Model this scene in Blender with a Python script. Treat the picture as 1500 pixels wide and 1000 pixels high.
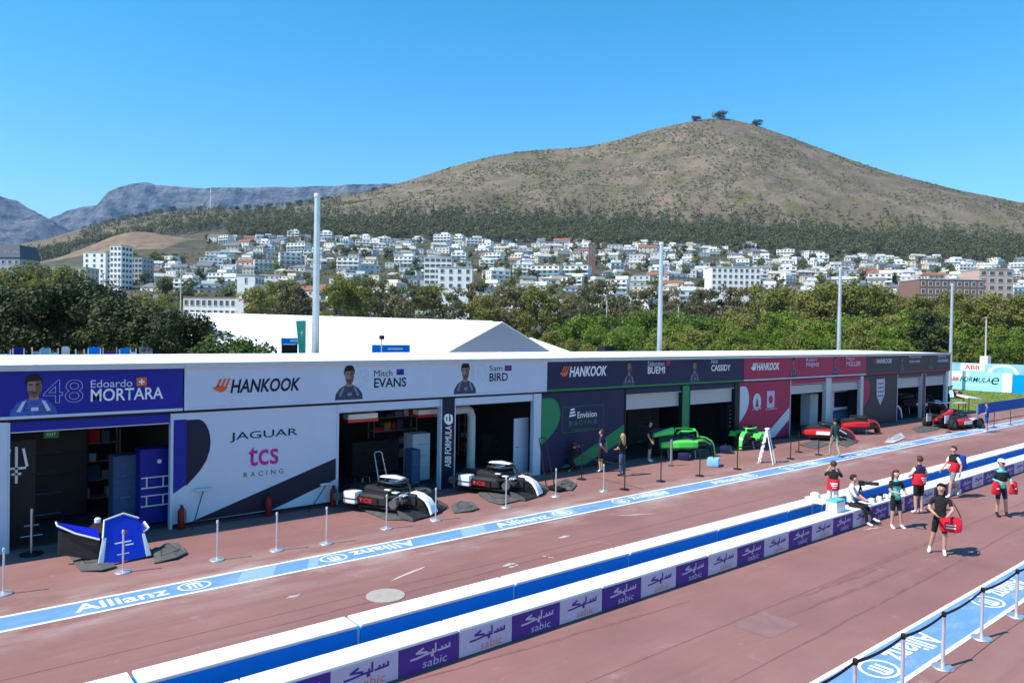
import bpy, bmesh, math, random
from mathutils import Vector, Matrix
random.seed(7)
R = math.radians
scene = bpy.context.scene
for o in list(bpy.data.objects): bpy.data.objects.remove(o)

# ------------------------------------------------------------------ camera
FPX, CAMZ = 1080.0, 5.5
YAW, PITCH, ROLL = 50.27737, 0.779246, 1.0
_y, _p, _r = R(YAW), R(PITCH), R(ROLL)
FH = Vector((math.cos(_y), math.sin(_y), 0)); RT = Vector((math.sin(_y), -math.cos(_y), 0)); UP = Vector((0, 0, 1))
CF = FH*math.cos(_p) - UP*math.sin(_p)
_U = UP*math.cos(_p) + FH*math.sin(_p)
CR = RT*math.cos(_r) + _U*math.sin(_r)
CU = -RT*math.sin(_r) + _U*math.cos(_r)
cam = bpy.data.cameras.new('camera'); camo = bpy.data.objects.new('camera', cam)
scene.collection.objects.link(camo); scene.camera = camo
cam.sensor_width = 36; cam.lens = 36*FPX/1500; cam.clip_start = .1; cam.clip_end = 30000
camo.matrix_world = Matrix(((CR.x, CU.x, -CF.x, 0), (CR.y, CU.y, -CF.y, 0), (CR.z, CU.z, -CF.z, CAMZ), (0, 0, 0, 1)))

# ------------------------------------------------------------------ light
SUN_EL = 51.0
SUN_H = Vector((-.972, .235, 0)).normalized()
world = bpy.data.worlds.new('World'); scene.world = world; world.use_nodes = True
wn = world.node_tree.nodes; wl = world.node_tree.links
bg = wn['Background']; sky = wn.new('ShaderNodeTexSky'); sky.sky_type = 'NISHITA'; sky.sun_disc = False
sky.sun_elevation = R(SUN_EL); sky.sun_rotation = math.atan2(SUN_H.x, SUN_H.y)
sky.altitude = 20; sky.air_density = 1.0; sky.dust_density = .0; sky.ozone_density = 1.6
hs = wn.new('ShaderNodeHueSaturation'); hs.inputs['Hue'].default_value = .485; hs.inputs['Saturation'].default_value = 1.43; hs.inputs['Value'].default_value = 1.0
wl.new(sky.outputs[0], hs.inputs['Color']); wl.new(hs.outputs[0], bg.inputs[0]); bg.inputs[1].default_value = .15
sun = bpy.data.lights.new('sun', 'SUN'); sun.energy = 5.0; sun.angle = R(.53); sun.color = (1, .94, .84)
suno = bpy.data.objects.new('sun', sun); scene.collection.objects.link(suno)
sdir = Vector((SUN_H.x*math.cos(R(SUN_EL)), SUN_H.y*math.cos(R(SUN_EL)), math.sin(R(SUN_EL))))
suno.rotation_euler = sdir.to_track_quat('Z', 'Y').to_euler(); suno.location = (-30, 10, 60)
vs = scene.view_settings; vs.view_transform = 'Standard'; vs.look = 'None'; vs.exposure = 0.6; vs.gamma = 1
scene.render.engine = 'CYCLES'

# ------------------------------------------------------------------ projection helpers: photo pixel -> place in the world
def ray(x, y): return (CR*(x-750) - CU*(y-500) + CF*FPX).normalized()
def gp(x, y, z=0):
    d = ray(x, y); t = (z-CAMZ)/d.z; return Vector((0, 0, CAMZ)) + d*t
def yp(x, y, Y):
    d = ray(x, y); t = Y/d.y; return Vector((0, 0, CAMZ)) + d*t
def uv(u, v, z=0): return RT*u + FH*v + UP*z          # right / forward of the camera, metres

# ------------------------------------------------------------------ materials
MATS = {}
def mat(name, col, rough=.6, metal=0, var=.0, scale=3, bump=0, bscale=40, spec=.22, emit=0, coat=0, trans=0):
    if name in MATS: return MATS[name]
    m = bpy.data.materials.new(name); m.use_nodes = True; nt = m.node_tree; b = nt.nodes['Principled BSDF']
    b.inputs['Base Color'].default_value = (*col, 1); b.inputs['Roughness'].default_value = rough
    b.inputs['Metallic'].default_value = metal; b.inputs['Specular IOR Level'].default_value = spec
    if coat: b.inputs['Coat Weight'].default_value = coat; b.inputs['Coat Roughness'].default_value = .08
    if emit: b.inputs['Emission Color'].default_value = (*col, 1); b.inputs['Emission Strength'].default_value = emit
    if var or bump:
        tc = nt.nodes.new('ShaderNodeTexCoord')
    if var:
        n = nt.nodes.new('ShaderNodeTexNoise'); n.inputs['Scale'].default_value = scale; n.inputs['Detail'].default_value = 6
        n.inputs['Roughness'].default_value = .65
        nt.links.new(tc.outputs['Object'], n.inputs['Vector'])
        r = nt.nodes.new('ShaderNodeMapRange'); r.inputs[1].default_value = .3; r.inputs[2].default_value = .7
        r.inputs[3].default_value = 1-var; r.inputs[4].default_value = 1+var
        nt.links.new(n.outputs[0], r.inputs[0])
        x = nt.nodes.new('ShaderNodeMix'); x.data_type = 'RGBA'; x.blend_type = 'MULTIPLY'; x.inputs[0].default_value = 1
        x.inputs[6].default_value = (*col, 1); nt.links.new(r.outputs[0], x.inputs[7])
        nt.links.new(x.outputs[2], b.inputs['Base Color'])
    if bump:
        n2 = nt.nodes.new('ShaderNodeTexNoise'); n2.inputs['Scale'].default_value = bscale; n2.inputs['Detail'].default_value = 4
        nt.links.new(tc.outputs['Object'], n2.inputs['Vector'])
        bp = nt.nodes.new('ShaderNodeBump'); bp.inputs['Strength'].default_value = bump; bp.inputs['Distance'].default_value = .02
        nt.links.new(n2.outputs[0], bp.inputs['Height']); nt.links.new(bp.outputs[0], b.inputs['Normal'])
    MATS[name] = m; return m
def leafmat(name, c0, c1, c2, rough=.6, trans=.25):
    m = bpy.data.materials.new(name); m.use_nodes = True; nt = m.node_tree; b = nt.nodes['Principled BSDF']
    g = nt.nodes.new('ShaderNodeNewGeometry'); cr = nt.nodes.new('ShaderNodeValToRGB')
    tc = nt.nodes.new('ShaderNodeTexCoord'); n = nt.nodes.new('ShaderNodeTexNoise'); n.inputs['Scale'].default_value = .5; n.inputs['Detail'].default_value = 3
    nt.links.new(tc.outputs['Object'], n.inputs['Vector'])
    oi = nt.nodes.new('ShaderNodeObjectInfo')
    ad = nt.nodes.new('ShaderNodeMath'); ad.operation = 'MULTIPLY_ADD'; ad.inputs[1].default_value = .45
    nt.links.new(g.outputs['Random Per Island'], ad.inputs[0]); 
    mr = nt.nodes.new('ShaderNodeMath'); mr.operation = 'MULTIPLY_ADD'; mr.inputs[1].default_value = .9; mr.inputs[2].default_value = -.3
    nt.links.new(n.outputs[0], mr.inputs[0])
    a2 = nt.nodes.new('ShaderNodeMath'); a2.operation = 'MULTIPLY_ADD'; a2.inputs[1].default_value = .35
    nt.links.new(oi.outputs['Random'], a2.inputs[0]); nt.links.new(mr.outputs[0], a2.inputs[2])
    nt.links.new(a2.outputs[0], ad.inputs[2]); nt.links.new(ad.outputs[0], cr.inputs[0])
    e = cr.color_ramp.elements; e[0].position = .1; e[0].color = (*c0, 1); e[1].position = .9; e[1].color = (*c2, 1)
    k = e.new(.5); k.color = (*c1, 1)
    nt.links.new(cr.outputs[0], b.inputs['Base Color']); b.inputs['Roughness'].default_value = rough
    b.inputs['Specular IOR Level'].default_value = .25
    tr = nt.nodes.new('ShaderNodeBsdfTranslucent'); mx = nt.nodes.new('ShaderNodeMixShader'); mx.inputs[0].default_value = trans
    nt.links.new(cr.outputs[0], tr.inputs[0]); nt.links.new(b.outputs[0], mx.inputs[1]); nt.links.new(tr.outputs[0], mx.inputs[2])
    nt.links.new(mx.outputs[0], nt.nodes['Material Output'].inputs[0])
    MATS[name] = m; return m
M = MATS

# ------------------------------------------------------------------ mesh helpers
col = scene.collection
class MB:
    """collects shapes; one mesh object comes out"""
    def __init__(s): s.v = []; s.f = []; s.mi = []; s.cur = 0
    def add(s, vs, fs, m=None):
        b = len(s.v); s.v += [tuple(v) for v in vs]; s.f += [tuple(b+i for i in f) for f in fs]
        s.mi += [s.cur if m is None else m]*len(fs); return s
    def box(s, x0, x1, y0, y1, z0, z1, m=None, T=None):
        vs = [Vector(p) for p in ((x0,y0,z0),(x1,y0,z0),(x1,y1,z0),(x0,y1,z0),(x0,y0,z1),(x1,y0,z1),(x1,y1,z1),(x0,y1,z1))]
        if T: vs = [T @ v for v in vs]
        return s.add(vs, [(0,3,2,1),(4,5,6,7),(0,1,5,4),(1,2,6,5),(2,3,7,6),(3,0,4,7)], m)
    def bbox(s, x0, x1, y0, y1, z0, z1, b=.02, m=None, T=None):
        """box with chamfered edges"""
        bm = bmesh.new(); bmesh.ops.create_cube(bm, size=1)
        for v in bm.verts: v.co = Vector(((x0+x1)/2+v.co.x*(x1-x0), (y0+y1)/2+v.co.y*(y1-y0), (z0+z1)/2+v.co.z*(z1-z0)))
        bmesh.ops.bevel(bm, geom=list(bm.edges), offset=b, segments=2, affect='EDGES', profile=.6)
        return s.frombm(bm, m, T)
    def frombm(s, bm, m=None, T=None):
        bm.verts.ensure_lookup_table(); bm.verts.index_update()
        s.add([(T @ v.co) if T else v.co.copy() for v in bm.verts], [[v.index for v in f.verts] for f in bm.faces], m); bm.free(); return s
    def tube(s, pts, rad, n=8, m=None, cap=True, sy=1):
        pts = [Vector(p) for p in pts]; rings = []
        rads = rad if isinstance(rad, (list, tuple)) else [rad]*len(pts)
        prev = None
        for i, p in enumerate(pts):
            if i == 0: d = pts[1]-p
            elif i == len(pts)-1: d = p-pts[i-1]
            else: d = (pts[i+1]-p).normalized()+(p-pts[i-1]).normalized()
            d.normalize()
            a = prev if prev is not None else (Vector((0,0,1)) if abs(d.z) < .9 else Vector((1,0,0)))
            x = a.cross(d).normalized() if prev is None else (prev - d*prev.dot(d)).normalized()
            prev = x; y = d.cross(x)
            rings.append([p + (x*math.cos(2*math.pi*k/n) + y*sy*math.sin(2*math.pi*k/n))*rads[i] for k in range(n)])
        vs = [v for r in rings for v in r]; fs = []
        for i in range(len(pts)-1):
            for k in range(n):
                fs.append((i*n+k, i*n+(k+1) % n, (i+1)*n+(k+1) % n, (i+1)*n+k))
        if cap: fs.append(tuple(range(n))[::-1]); fs.append(tuple((len(pts)-1)*n+k for k in range(n)))
        return s.add(vs, fs, m)
    def lathe(s, prof, n=16, c=(0, 0, 0), m=None):
        vs = []; fs = []
        for r, z in prof:
            for k in range(n):
                a = 2*math.pi*k/n; vs.append((c[0]+r*math.cos(a), c[1]+r*math.sin(a), c[2]+z))
        for i in range(len(prof)-1):
            for k in range(n): fs.append((i*n+k, i*n+(k+1) % n, (i+1)*n+(k+1) % n, (i+1)*n+k))
        fs.append(tuple(range(n))[::-1]); fs.append(tuple((len(prof)-1)*n+k for k in range(n)))
        return s.add(vs, fs, m)
    def prism(s, poly, y0, y1, m=None, T=None):
        """polygon in xz extruded from y0 to y1"""
        n = len(poly)
        area = sum(poly[i][0]*poly[(i+1) % n][1]-poly[(i+1) % n][0]*poly[i][1] for i in range(n))
        if area < 0: poly = poly[::-1]
        vs = [Vector((x, y0, z)) for x, z in poly] + [Vector((x, y1, z)) for x, z in poly]
        if T: vs = [T @ v for v in vs]
        fs = [tuple(range(n)), tuple(range(2*n-1, n-1, -1))] + [(i, i+n, (i+1) % n+n, (i+1) % n) for i in range(n)]
        return s.add(vs, fs, m)
    def loft(s, secs, m=None, cap=True):
        n = len(secs[0]); vs = [Vector(p) for q in secs for p in q]; fs = []
        for i in range(len(secs)-1):
            for k in range(n): fs.append((i*n+k, i*n+(k+1) % n, (i+1)*n+(k+1) % n, (i+1)*n+k))
        if cap: fs.append(tuple(range(n))[::-1]); fs.append(tuple((len(secs)-1)*n+k for k in range(n)))
        return s.add(vs, fs, m)
    def mesh(s, name, mats, smooth=False, fix=True):
        me = bpy.data.meshes.new(name); me.from_pydata(s.v, [], s.f)
        for m in (mats if isinstance(mats, (list, tuple)) else [mats]): me.materials.append(M[m] if isinstance(m, str) else m)
        me.polygons.foreach_set('material_index', s.mi)
        if fix and len(s.f) < 4000:
            bm = bmesh.new(); bm.from_mesh(me); bmesh.ops.recalc_face_normals(bm, faces=bm.faces); bm.to_mesh(me); bm.free()
        if smooth:
            me.polygons.foreach_set('use_smooth', [True]*len(me.polygons))
            try: me.set_sharp_from_angle(angle=R(40))
            except Exception: pass
        me.update(); return me
    def build(s, name, mats, parent=None, smooth=False, loc=None, rotz=0):
        return obj(name, s.mesh(name, mats, smooth), parent, loc, rotz)
def obj(name, me, parent=None, loc=None, rotz=0):
    o = bpy.data.objects.new(name, me); col.objects.link(o)
    if parent is not None: o.parent = parent
    if loc is not None: o.location = loc
    if rotz: o.rotation_euler.z = rotz
    return o
def tag(o, label, cat, group=None):
    o['label'] = label; o['category'] = cat
    if group: o['group'] = group
    return o
def struct(o): o['kind'] = 'structure'; return o
def stuff(o): o['kind'] = 'stuff'; return o
def thing(name, label, cat, loc=(0, 0, 0), rotz=0, group=None):
    o = bpy.data.objects.new(name, None); col.objects.link(o); o.location = loc; o.rotation_euler = (0, 0, rotz)
    o.empty_display_size = .2
    return tag(o, label, cat, group)
def copy_tree(o, parent=None):
    c = o.copy(); col.objects.link(c); c.parent = parent
    for ch in list(o.children): copy_tree(ch, c)
    return c
def text_mesh(s, italic=0, bold=0, outline=0, spacing=1.0):
    cu = bpy.data.curves.new('lettering', 'FONT'); cu.body = s; cu.size = 1; cu.shear = italic; cu.offset = bold
    cu.space_character = spacing; cu.resolution_u = 3
    if outline: cu.fill_mode = 'NONE'; cu.bevel_depth = outline; cu.bevel_resolution = 0
    else: cu.extrude = .0
    ob = bpy.data.objects.new('t', cu); col.objects.link(ob)
    dg = bpy.context.evaluated_depsgraph_get(); me = bpy.data.meshes.new_from_object(ob.evaluated_get(dg))
    bpy.data.objects.remove(ob); bpy.data.curves.remove(cu); return me
def fit_text(s, m, T, w, h, parent=None, name='lettering', **k):
    """text scaled into a w x h rectangle; T takes (x right, y up, z out) to the parent's frame"""
    me = text_mesh(s, **k)
    xs = [v.co.x for v in me.vertices]; ys = [v.co.y for v in me.vertices]
    x0, x1, y0, y1 = min(xs), max(xs), min(ys), max(ys)
    ol = k.get('outline', 0)
    for v in me.vertices:
        p = Vector(((v.co.x-x0)/(x1-x0)*w, (v.co.y-y0)/(y1-y0)*h, v.co.z*.3)); v.co = T @ p
    me.materials.clear(); me.materials.append(M[m]); me.name = name
    return obj(name, me, parent)
def wallT(x, z, y):   # text frame on a wall that faces -Y
    return Matrix(((1, 0, 0, x), (0, 0, -1, y), (0, 1, 0, z), (0, 0, 0, 1)))
# ------------------------------------------------------------------ basic materials
mat('white_paint', (.80, .80, .80), .5, var=.05, scale=2)
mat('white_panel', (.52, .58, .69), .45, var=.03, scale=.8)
mat('white_gloss', (.82, .82, .82), .2, spec=.5, coat=.6)
mat('roof_white', (.86, .86, .85), .55, var=.05, scale=.7)
mat('tent_white', (.88, .88, .87), .6, var=.03, scale=.5)
mat('tent_shaded', (.42, .40, .45), .7, var=.04, scale=.5)  # white tent cloth darkened to lavender grey, shade put into the colour
mat('steel', (.55, .56, .58), .32, 1.0)
mat('galv', (.60, .62, .64), .45, .8, var=.08, scale=4)
mat('black', (.014, .014, .016), .5)
mat('black_gloss', (.012, .012, .015), .18, spec=.5, coat=.5)
mat('carbon', (.028, .028, .03), .38, var=.25, scale=14, coat=.25)
mat('carbon_grey', (.10, .10, .098), .5, var=.25, scale=6)
mat('rubber', (.02, .02, .02), .8)
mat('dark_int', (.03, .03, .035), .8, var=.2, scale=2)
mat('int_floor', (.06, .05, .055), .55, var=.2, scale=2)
mat('mid_grey', (.22, .22, .24), .6, var=.06)
mat('shutter', (.44, .44, .47), .45, .2, var=.04, scale=5)
mat('light_grey', (.5, .51, .53), .5, var=.05)
mat('royal_blue', (.012, .018, .26), .45, var=.06, scale=1.5)
mat('blue_gloss', (.008, .02, .5), .25, spec=.5, coat=.6)
mat('barrier_blue', (.001, .27, .98), .6, var=.05, scale=2, bump=.15, bscale=9, spec=.08)
mat('navy', (.013, .019, .062), .5, var=.06, scale=1.5)
mat('green_brand', (.02, .22, .09), .5, var=.06)
mat('lime', (.10, .72, .10), .3, spec=.5, coat=.5)
mat('crimson', (.36, .02, .075), .5, var=.05, scale=1.5)
mat('red_gloss', (.62, .012, .015), .25, spec=.5, coat=.6)
mat('red_cloth', (.60, .015, .03), .75, var=.15, scale=20, bump=1.0, bscale=14)
mat('charcoal', (.03, .031, .042), .5, var=.08, scale=1.5)
mat('maroon', (.13, .03, .06), .5)
mat('orange', (.75, .12, .03), .5)
mat('magenta', (.5, .02, .22), .5)
mat('ink', (.012, .014, .035), .5)
mat('pale_ink', (.55, .58, .70), .5)
mat('lilac', (.50, .46, .62), .55, var=.04)
mat('purple', (.075, .03, .25), .5, var=.06, scale=2)
mat('teal', (.10, .45, .42), .6)
mat('cyan_print', (.30, .72, .78), .5, var=.12, scale=.5)
mat('sky_print', (.26, .52, .80), .5, var=.3, scale=.6)
mat('skin', (.50, .28, .20), .55)
mat('skin_dark', (.16, .08, .055), .55)
mat('dark_red', (.22, .008, .01), .4); mat('photo_shade', (.16, .085, .065), .6); mat('photo_skin', (.30, .17, .13), .6)
mat('photo_suit', (.05, .055, .10), .6, var=.5, scale=9)
mat('photo_blue', (.05, .10, .38), .6, var=.5, scale=9)
mat('hair_dark', (.015, .011, .009), .55)
mat('hair_brown', (.07, .035, .018), .55)
mat('hair_blond', (.42, .26, .11), .55)
mat('cloth_black', (.016, .016, .018), .85, var=.25, scale=15, bump=1.0, bscale=14)
mat('cloth_navy', (.02, .024, .06), .85, var=.2, scale=15, bump=1.0, bscale=14)
mat('cloth_blue', (.02, .07, .32), .8, var=.15, scale=15, bump=1.0, bscale=14)
mat('cloth_teal', (.12, .55, .52), .8, var=.12, scale=15, bump=1.0, bscale=14)
mat('cloth_green', (.028, .06, .06), .85, var=.2, scale=15, bump=1.0, bscale=14)
mat('cloth_khaki', (.30, .33, .20), .85, var=.2, scale=15, bump=1.0, bscale=14)
mat('cloth_white', (.72, .72, .72), .8, var=.08, scale=15, bump=1.0, bscale=14)
mat('cloth_grey', (.22, .22, .24), .85, var=.12, scale=15, bump=1.0, bscale=14)
mat('denim', (.06, .10, .20), .85, var=.2, scale=20, bump=1.0, bscale=14)
mat('glass', (.03, .045, .06), .08, spec=.8)
mat('wood', (.40, .24, .10), .6, var=.2, scale=8)
mat('alu', (.70, .71, .73), .35, .7)

def grad_ground(name, base, spots, marks=True):
    m = bpy.data.materials.new(name); m.use_nodes = True; nt = m.node_tree; b = nt.nodes['Principled BSDF']; L = nt.links
    tc = nt.nodes.new('ShaderNodeTexCoord')
    def noise(scale, detail=6, rough=.6, sx=1, sy=1):
        mp = nt.nodes.new('ShaderNodeMapping'); mp.inputs['Scale'].default_value = (sx, sy, 1)
        L.new(tc.outputs['Object'], mp.inputs[0])
        n = nt.nodes.new('ShaderNodeTexNoise'); n.inputs['Scale'].default_value = scale; n.inputs['Detail'].default_value = detail
        n.inputs['Roughness'].default_value = rough; L.new(mp.outputs[0], n.inputs['Vector']); return n.outputs[0]
    def rng(x, a, b_, c, d):
        r = nt.nodes.new('ShaderNodeMapRange'); r.inputs[1].default_value = a; r.inputs[2].default_value = b_; r.inputs[3].default_value = c; r.inputs[4].default_value = d
        L.new(x, r.inputs[0]); return r.outputs[0]
    def mix(a, b_, fac, mode='MIX'):
        x = nt.nodes.new('ShaderNodeMix'); x.data_type = 'RGBA'; x.blend_type = mode
        if isinstance(fac, float): x.inputs[0].default_value = fac
        else: L.new(fac, x.inputs[0])
        for i, q in ((6, a), (7, b_)):
            if isinstance(q, tuple): x.inputs[i].default_value = (*q, 1)
            else: L.new(q, x.inputs[i])
        return x.outputs[2]
    c = mix(base, tuple(k*.80 for k in base), rng(noise(.35, 8), .35, .68, 0., 1.))
    c = mix(c, spots, rng(noise(.12, 9, .7, .5, 1.6), .48, .72, 0., .55))
    c = mix(c, (.46, .40, .39), rng(noise(1.3, 9, .75), .60, .80, 0., .55))
    c = mix(c, tuple(k*.70 for k in base), rng(noise(.9, 10, .78, .07, 1.2), .52, .68, 0., .6))
    c = mix(c, (.40, .28, .26), rng(noise(1.2, 10, .8, .08, 1.0), .56, .72, 0., .35))
    # pale dust that gathers either side of the painted strip
    sx = nt.nodes.new('ShaderNodeSeparateXYZ'); L.new(tc.outputs['Object'], sx.inputs[0])
    dd = nt.nodes.new('ShaderNodeMath'); dd.operation = 'SUBTRACT'; dd.inputs[1].default_value = 16.2; L.new(sx.outputs[1], dd.inputs[0])
    ab = nt.nodes.new('ShaderNodeMath'); ab.operation = 'ABSOLUTE'; L.new(dd.outputs[0], ab.inputs[0])
    near = rng(ab.outputs[0], .35, 1.7, 1., 0.)
    pr = nt.nodes.new('ShaderNodeMath'); pr.operation = 'MULTIPLY'; L.new(near, pr.inputs[0]); L.new(rng(noise(1.1, 9, .7, .35, 1.), .44, .68, 0., .85), pr.inputs[1])
    c = mix(c, (.47, .40, .385), pr.outputs[0])
    c = mix(c, (.50, .45, .44), rng(noise(22, 5, .8), .70, .80, 0., .35))
    c = mix(c, tuple(k*.6 for k in base), rng(noise(60, 3), .55, .8, 0., .35))
    L.new(c, b.inputs['Base Color']); b.inputs['Roughness'].default_value = .8; b.inputs['Specular IOR Level'].default_value = .25
    bp = nt.nodes.new('ShaderNodeBump'); bp.inputs['Strength'].default_value = .35; bp.inputs['Distance'].default_value = .012
    L.new(noise(90, 3), bp.inputs['Height']); L.new(bp.outputs[0], b.inputs['Normal'])
    MATS[name] = m
grad_ground('track', (.272, .132, .118), (.34, .205, .182))
def painted(name, colr, wearc, amt=.6):
    m = mat(name, colr, .6); nt = m.node_tree; b = nt.nodes['Principled BSDF']; L = nt.links
    tc = nt.nodes.new('ShaderNodeTexCoord'); n = nt.nodes.new('ShaderNodeTexNoise'); n.inputs['Scale'].default_value = 2.2; n.inputs['Detail'].default_value = 9; n.inputs['Roughness'].default_value = .75
    mp = nt.nodes.new('ShaderNodeMapping'); mp.inputs['Scale'].default_value = (.6, 1.6, 1); L.new(tc.outputs['Object'], mp.inputs[0]); L.new(mp.outputs[0], n.inputs['Vector'])
    r = nt.nodes.new('ShaderNodeMapRange'); r.inputs[1].default_value = .5; r.inputs[2].default_value = .72; r.inputs[3].default_value = 0; r.inputs[4].default_value = amt
    L.new(n.outputs[0], r.inputs[0])
    x = nt.nodes.new('ShaderNodeMix'); x.data_type = 'RGBA'; x.inputs[6].default_value = (*colr, 1); x.inputs[7].default_value = (*wearc, 1)
    L.new(r.outputs[0], x.inputs[0]); L.new(x.outputs[2], b.inputs['Base Color'])
painted('strip_blue', (.13, .27, .62), (.33, .42, .66), .75)
painted('strip_white', (.78, .77, .76), (.5, .42, .42), .45)
painted('strip_text', (.74, .76, .78), (.45, .5, .62), .5)
mat('dust', (.47, .40, .38), .9, var=.15, scale=3)
mat('concrete', (.36, .32, .29), .85, var=.12, scale=5)
mat('grass', (.15, .19, .035), .9, var=.35, scale=.8)
mat('urban', (.14, .125, .09), .9, var=.35, scale=.03)

# ------------------------------------------------------------------ ground, pit lane, markings
def sheet(name, x0, x1, y0, y1, z, m, parent=None):
    mb = MB(); mb.add([(x0, y0, z), (x1, y0, z), (x1, y1, z), (x0, y1, z)], [(0, 1, 2, 3)]); return mb.build(name, m, parent)
struct(sheet('ground', -9000, 9000, -3000, 12000, -.06, 'urban'))
struct(sheet('pit_lane', -30, 160, -14, 34, 0, 'track'))
gm = MB(); gm.add([(61, 21.5, .004), (66, 19.2, .004), (100, 20.5, .004), (100, 33.8, .004), (61, 33.8, .004)], [(0, 1, 2, 3, 4)])
struct(gm.build('grass_verge', 'grass'))
# grass blades on the verge
gb = MB(); rg = random.Random(3)
for _ in range(5000):
    x = rg.uniform(61.5, 99); y = rg.uniform(21.5, 33.5); h = rg.uniform(.05, .16); a = rg.uniform(0, 3.14); w = .05
    dx, dy = math.cos(a)*w, math.sin(a)*w
    gb.add([(x-dx, y-dy, .003), (x+dx, y+dy, .003), (x+rg.uniform(-.05, .05), y+rg.uniform(-.05, .05), h)], [(0, 1, 2)])
g_o = stuff(gb.build('grass', 'grass')); tag(g_o, 'short yellow green grass in front of the long advertising board', 'grass')

def marking(y0, y1, x0, x1, nm):
    st = struct(sheet(nm, x0, x1, y0+.085, y1-.085, .004, 'strip_blue'))
    mb = MB()
    for a, b in ((y0, y0+.085), (y1-.085, y1)):
        mb.add([(x0, a, .0045), (x1, a, .0045), (x1, b, .0045), (x0, b, .0045)], [(0, 1, 2, 3)])
    mb.build('edge_line', 'strip_white', st)
    return st
def groundT(x, y, flip):
    s = -1 if flip else 1
    return Matrix(((s, 0, 0, x), (0, s, 0, y), (0, 0, 1, .009), (0, 0, 0, 1)))
def eagle(st, cx, cy, r, flip):
    """round emblem: double ring with three upright bars"""
    mb = MB()
    def ring(ra, rb, sx=1.25):
        n = 40; vs = []
        for k in range(n):
            a = 2*math.pi*k/n
            vs += [(cx+ra*sx*math.cos(a), cy+ra*math.sin(a), .009), (cx+rb*sx*math.cos(a), cy+rb*math.sin(a), .009)]
        mb.add(vs, [(2*k, 2*k+1, (2*k+3) % (2*n), (2*k+2) % (2*n)) for k in range(n)])
    ring(r*.84, r)
    for i, (dx, h0, h1) in enumerate(((-.36, -.5, .42), (0, -.6, .5), (.36, -.5, .42))):
        w = .11*r
        x = cx+dx*r*1.1
        mb.add([(x-w, cy+h0*r, .009), (x+w, cy+h0*r, .009), (x+w, cy+h1*r, .009), (x-w, cy+h1*r, .009)], [(0, 1, 2, 3)])
    s = -1 if flip else 1
    mb.add([(cx-.62*r, cy+s*.42*r, .0095), (cx+.62*r, cy+s*.42*r, .0095), (cx+.3*r, cy+s*.66*r, .0095), (cx-.3*r, cy+s*.66*r, .0095)], [(0, 1, 2, 3)])
    mb.build('emblem', 'strip_text', st)
def sponsor(st, x0, x1, yc, h, logo_x, flip):
    if flip: fit_text('Allianz', 'strip_text', groundT(x1, yc+h/2, True), x1-x0, h, st, bold=.018)
    else: fit_text('Allianz', 'strip_text', groundT(x0, yc-h/2, False), x1-x0, h, st, bold=.018)
    eagle(st, logo_x, yc, h*.62, flip)
ms = marking(15.75, 16.62, -20, 120, 'lane_marking'); yc = 16.19
sponsor(ms, 2.6, 4.3, yc, .44, 4.83, False)
sponsor(ms, 8.5, 10.3, yc, .44, 8.02, True)
P0 = 10.2
for k in range(1, 10):
    sponsor(ms, 2.75+P0*k, 4.75+P0*k, yc, .44, 5.35+P0*k, False)
    sponsor(ms, 8.55+P0*k, 10.5+P0*k, yc, .44, 8.0+P0*k, True)
mr_ = marking(4.93, 5.88, -4, 120, 'lane_marking'); yc2 = 5.41
for k in range(0, 8):
    sponsor(mr_, 13.15+5.05*k, 14.75+5.05*k, yc2, .5, 12.55+5.05*k, True)
# lighter paint blocks laid in the blue strip
lb = MB()
for x0, x1 in ((-1.2, .4), (5.6, 6.4), (7.2, 7.45), (11.6, 12.4), (14.9, 15.9), (19.2, 20.3), (24.5, 25.5), (30, 31.2), (36, 37.5)):
    lb.add([(x0, 15.86, .0065), (x1, 15.86, .0065), (x1+.35, 16.5, .0065), (x0+.35, 16.5, .0065)], [(0, 1, 2, 3)])
painted('strip_pale', (.24, .38, .70), (.4, .48, .68), .6)
lb.build('paint_block', 'strip_pale', ms)
# manhole cover plate, scuffs of pale dust on the lane
mh = MB(); mh.lathe([(.40, 0), (.40, .012), (.36, .016)], 28, (7.75, 13.27, 0.001)); tag(mh.build('manhole_cover', 'concrete'), 'pale round concrete manhole cover set in the red lane surface', 'manhole cover')
def scuff(pts, w, rnd):
    mb = MB(); vs = []
    n = len(pts)
    for i, (x, y) in enumerate(pts):
        f = math.sin(math.pi*(i+.35)/(n-.3)); ww = w*f*rnd.uniform(.7, 1.2)
        a, b = (pts[max(i-1, 0)], pts[min(i+1, n-1)]); d = Vector((b[0]-a[0], b[1]-a[1])).normalized()
        vs += [(x-d.y*ww, y+d.x*ww, .0042), (x+d.y*ww, y-d.x*ww, .0042)]
    mb.add(vs, [(2*i, 2*i+1, 2*i+3, 2*i+2) for i in range(n-1)]); return mb
rs = random.Random(5)
for (xa, ya, xb, yb, w) in ((573, 851, 622, 829, .05), (738, 829, 758, 826, .13), (793, 813, 812, 817, .03), (815, 788, 835, 784, .06), (420, 876, 440, 870, .05), (1310, 660, 1340, 664, .06), (900, 755, 960, 752, .04), (1262, 776, 1290, 772, .03)):
    a, b = gp(xa, ya), gp(xb, yb); pts = [(a.x+(b.x-a.x)*t/6+rs.uniform(-.03, .03), a.y+(b.y-a.y)*t/6+rs.uniform(-.03, .03)) for t in range(7)]
    struct(scuff(pts, w, rs).build('pavement_scuff', 'dust'))
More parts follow.
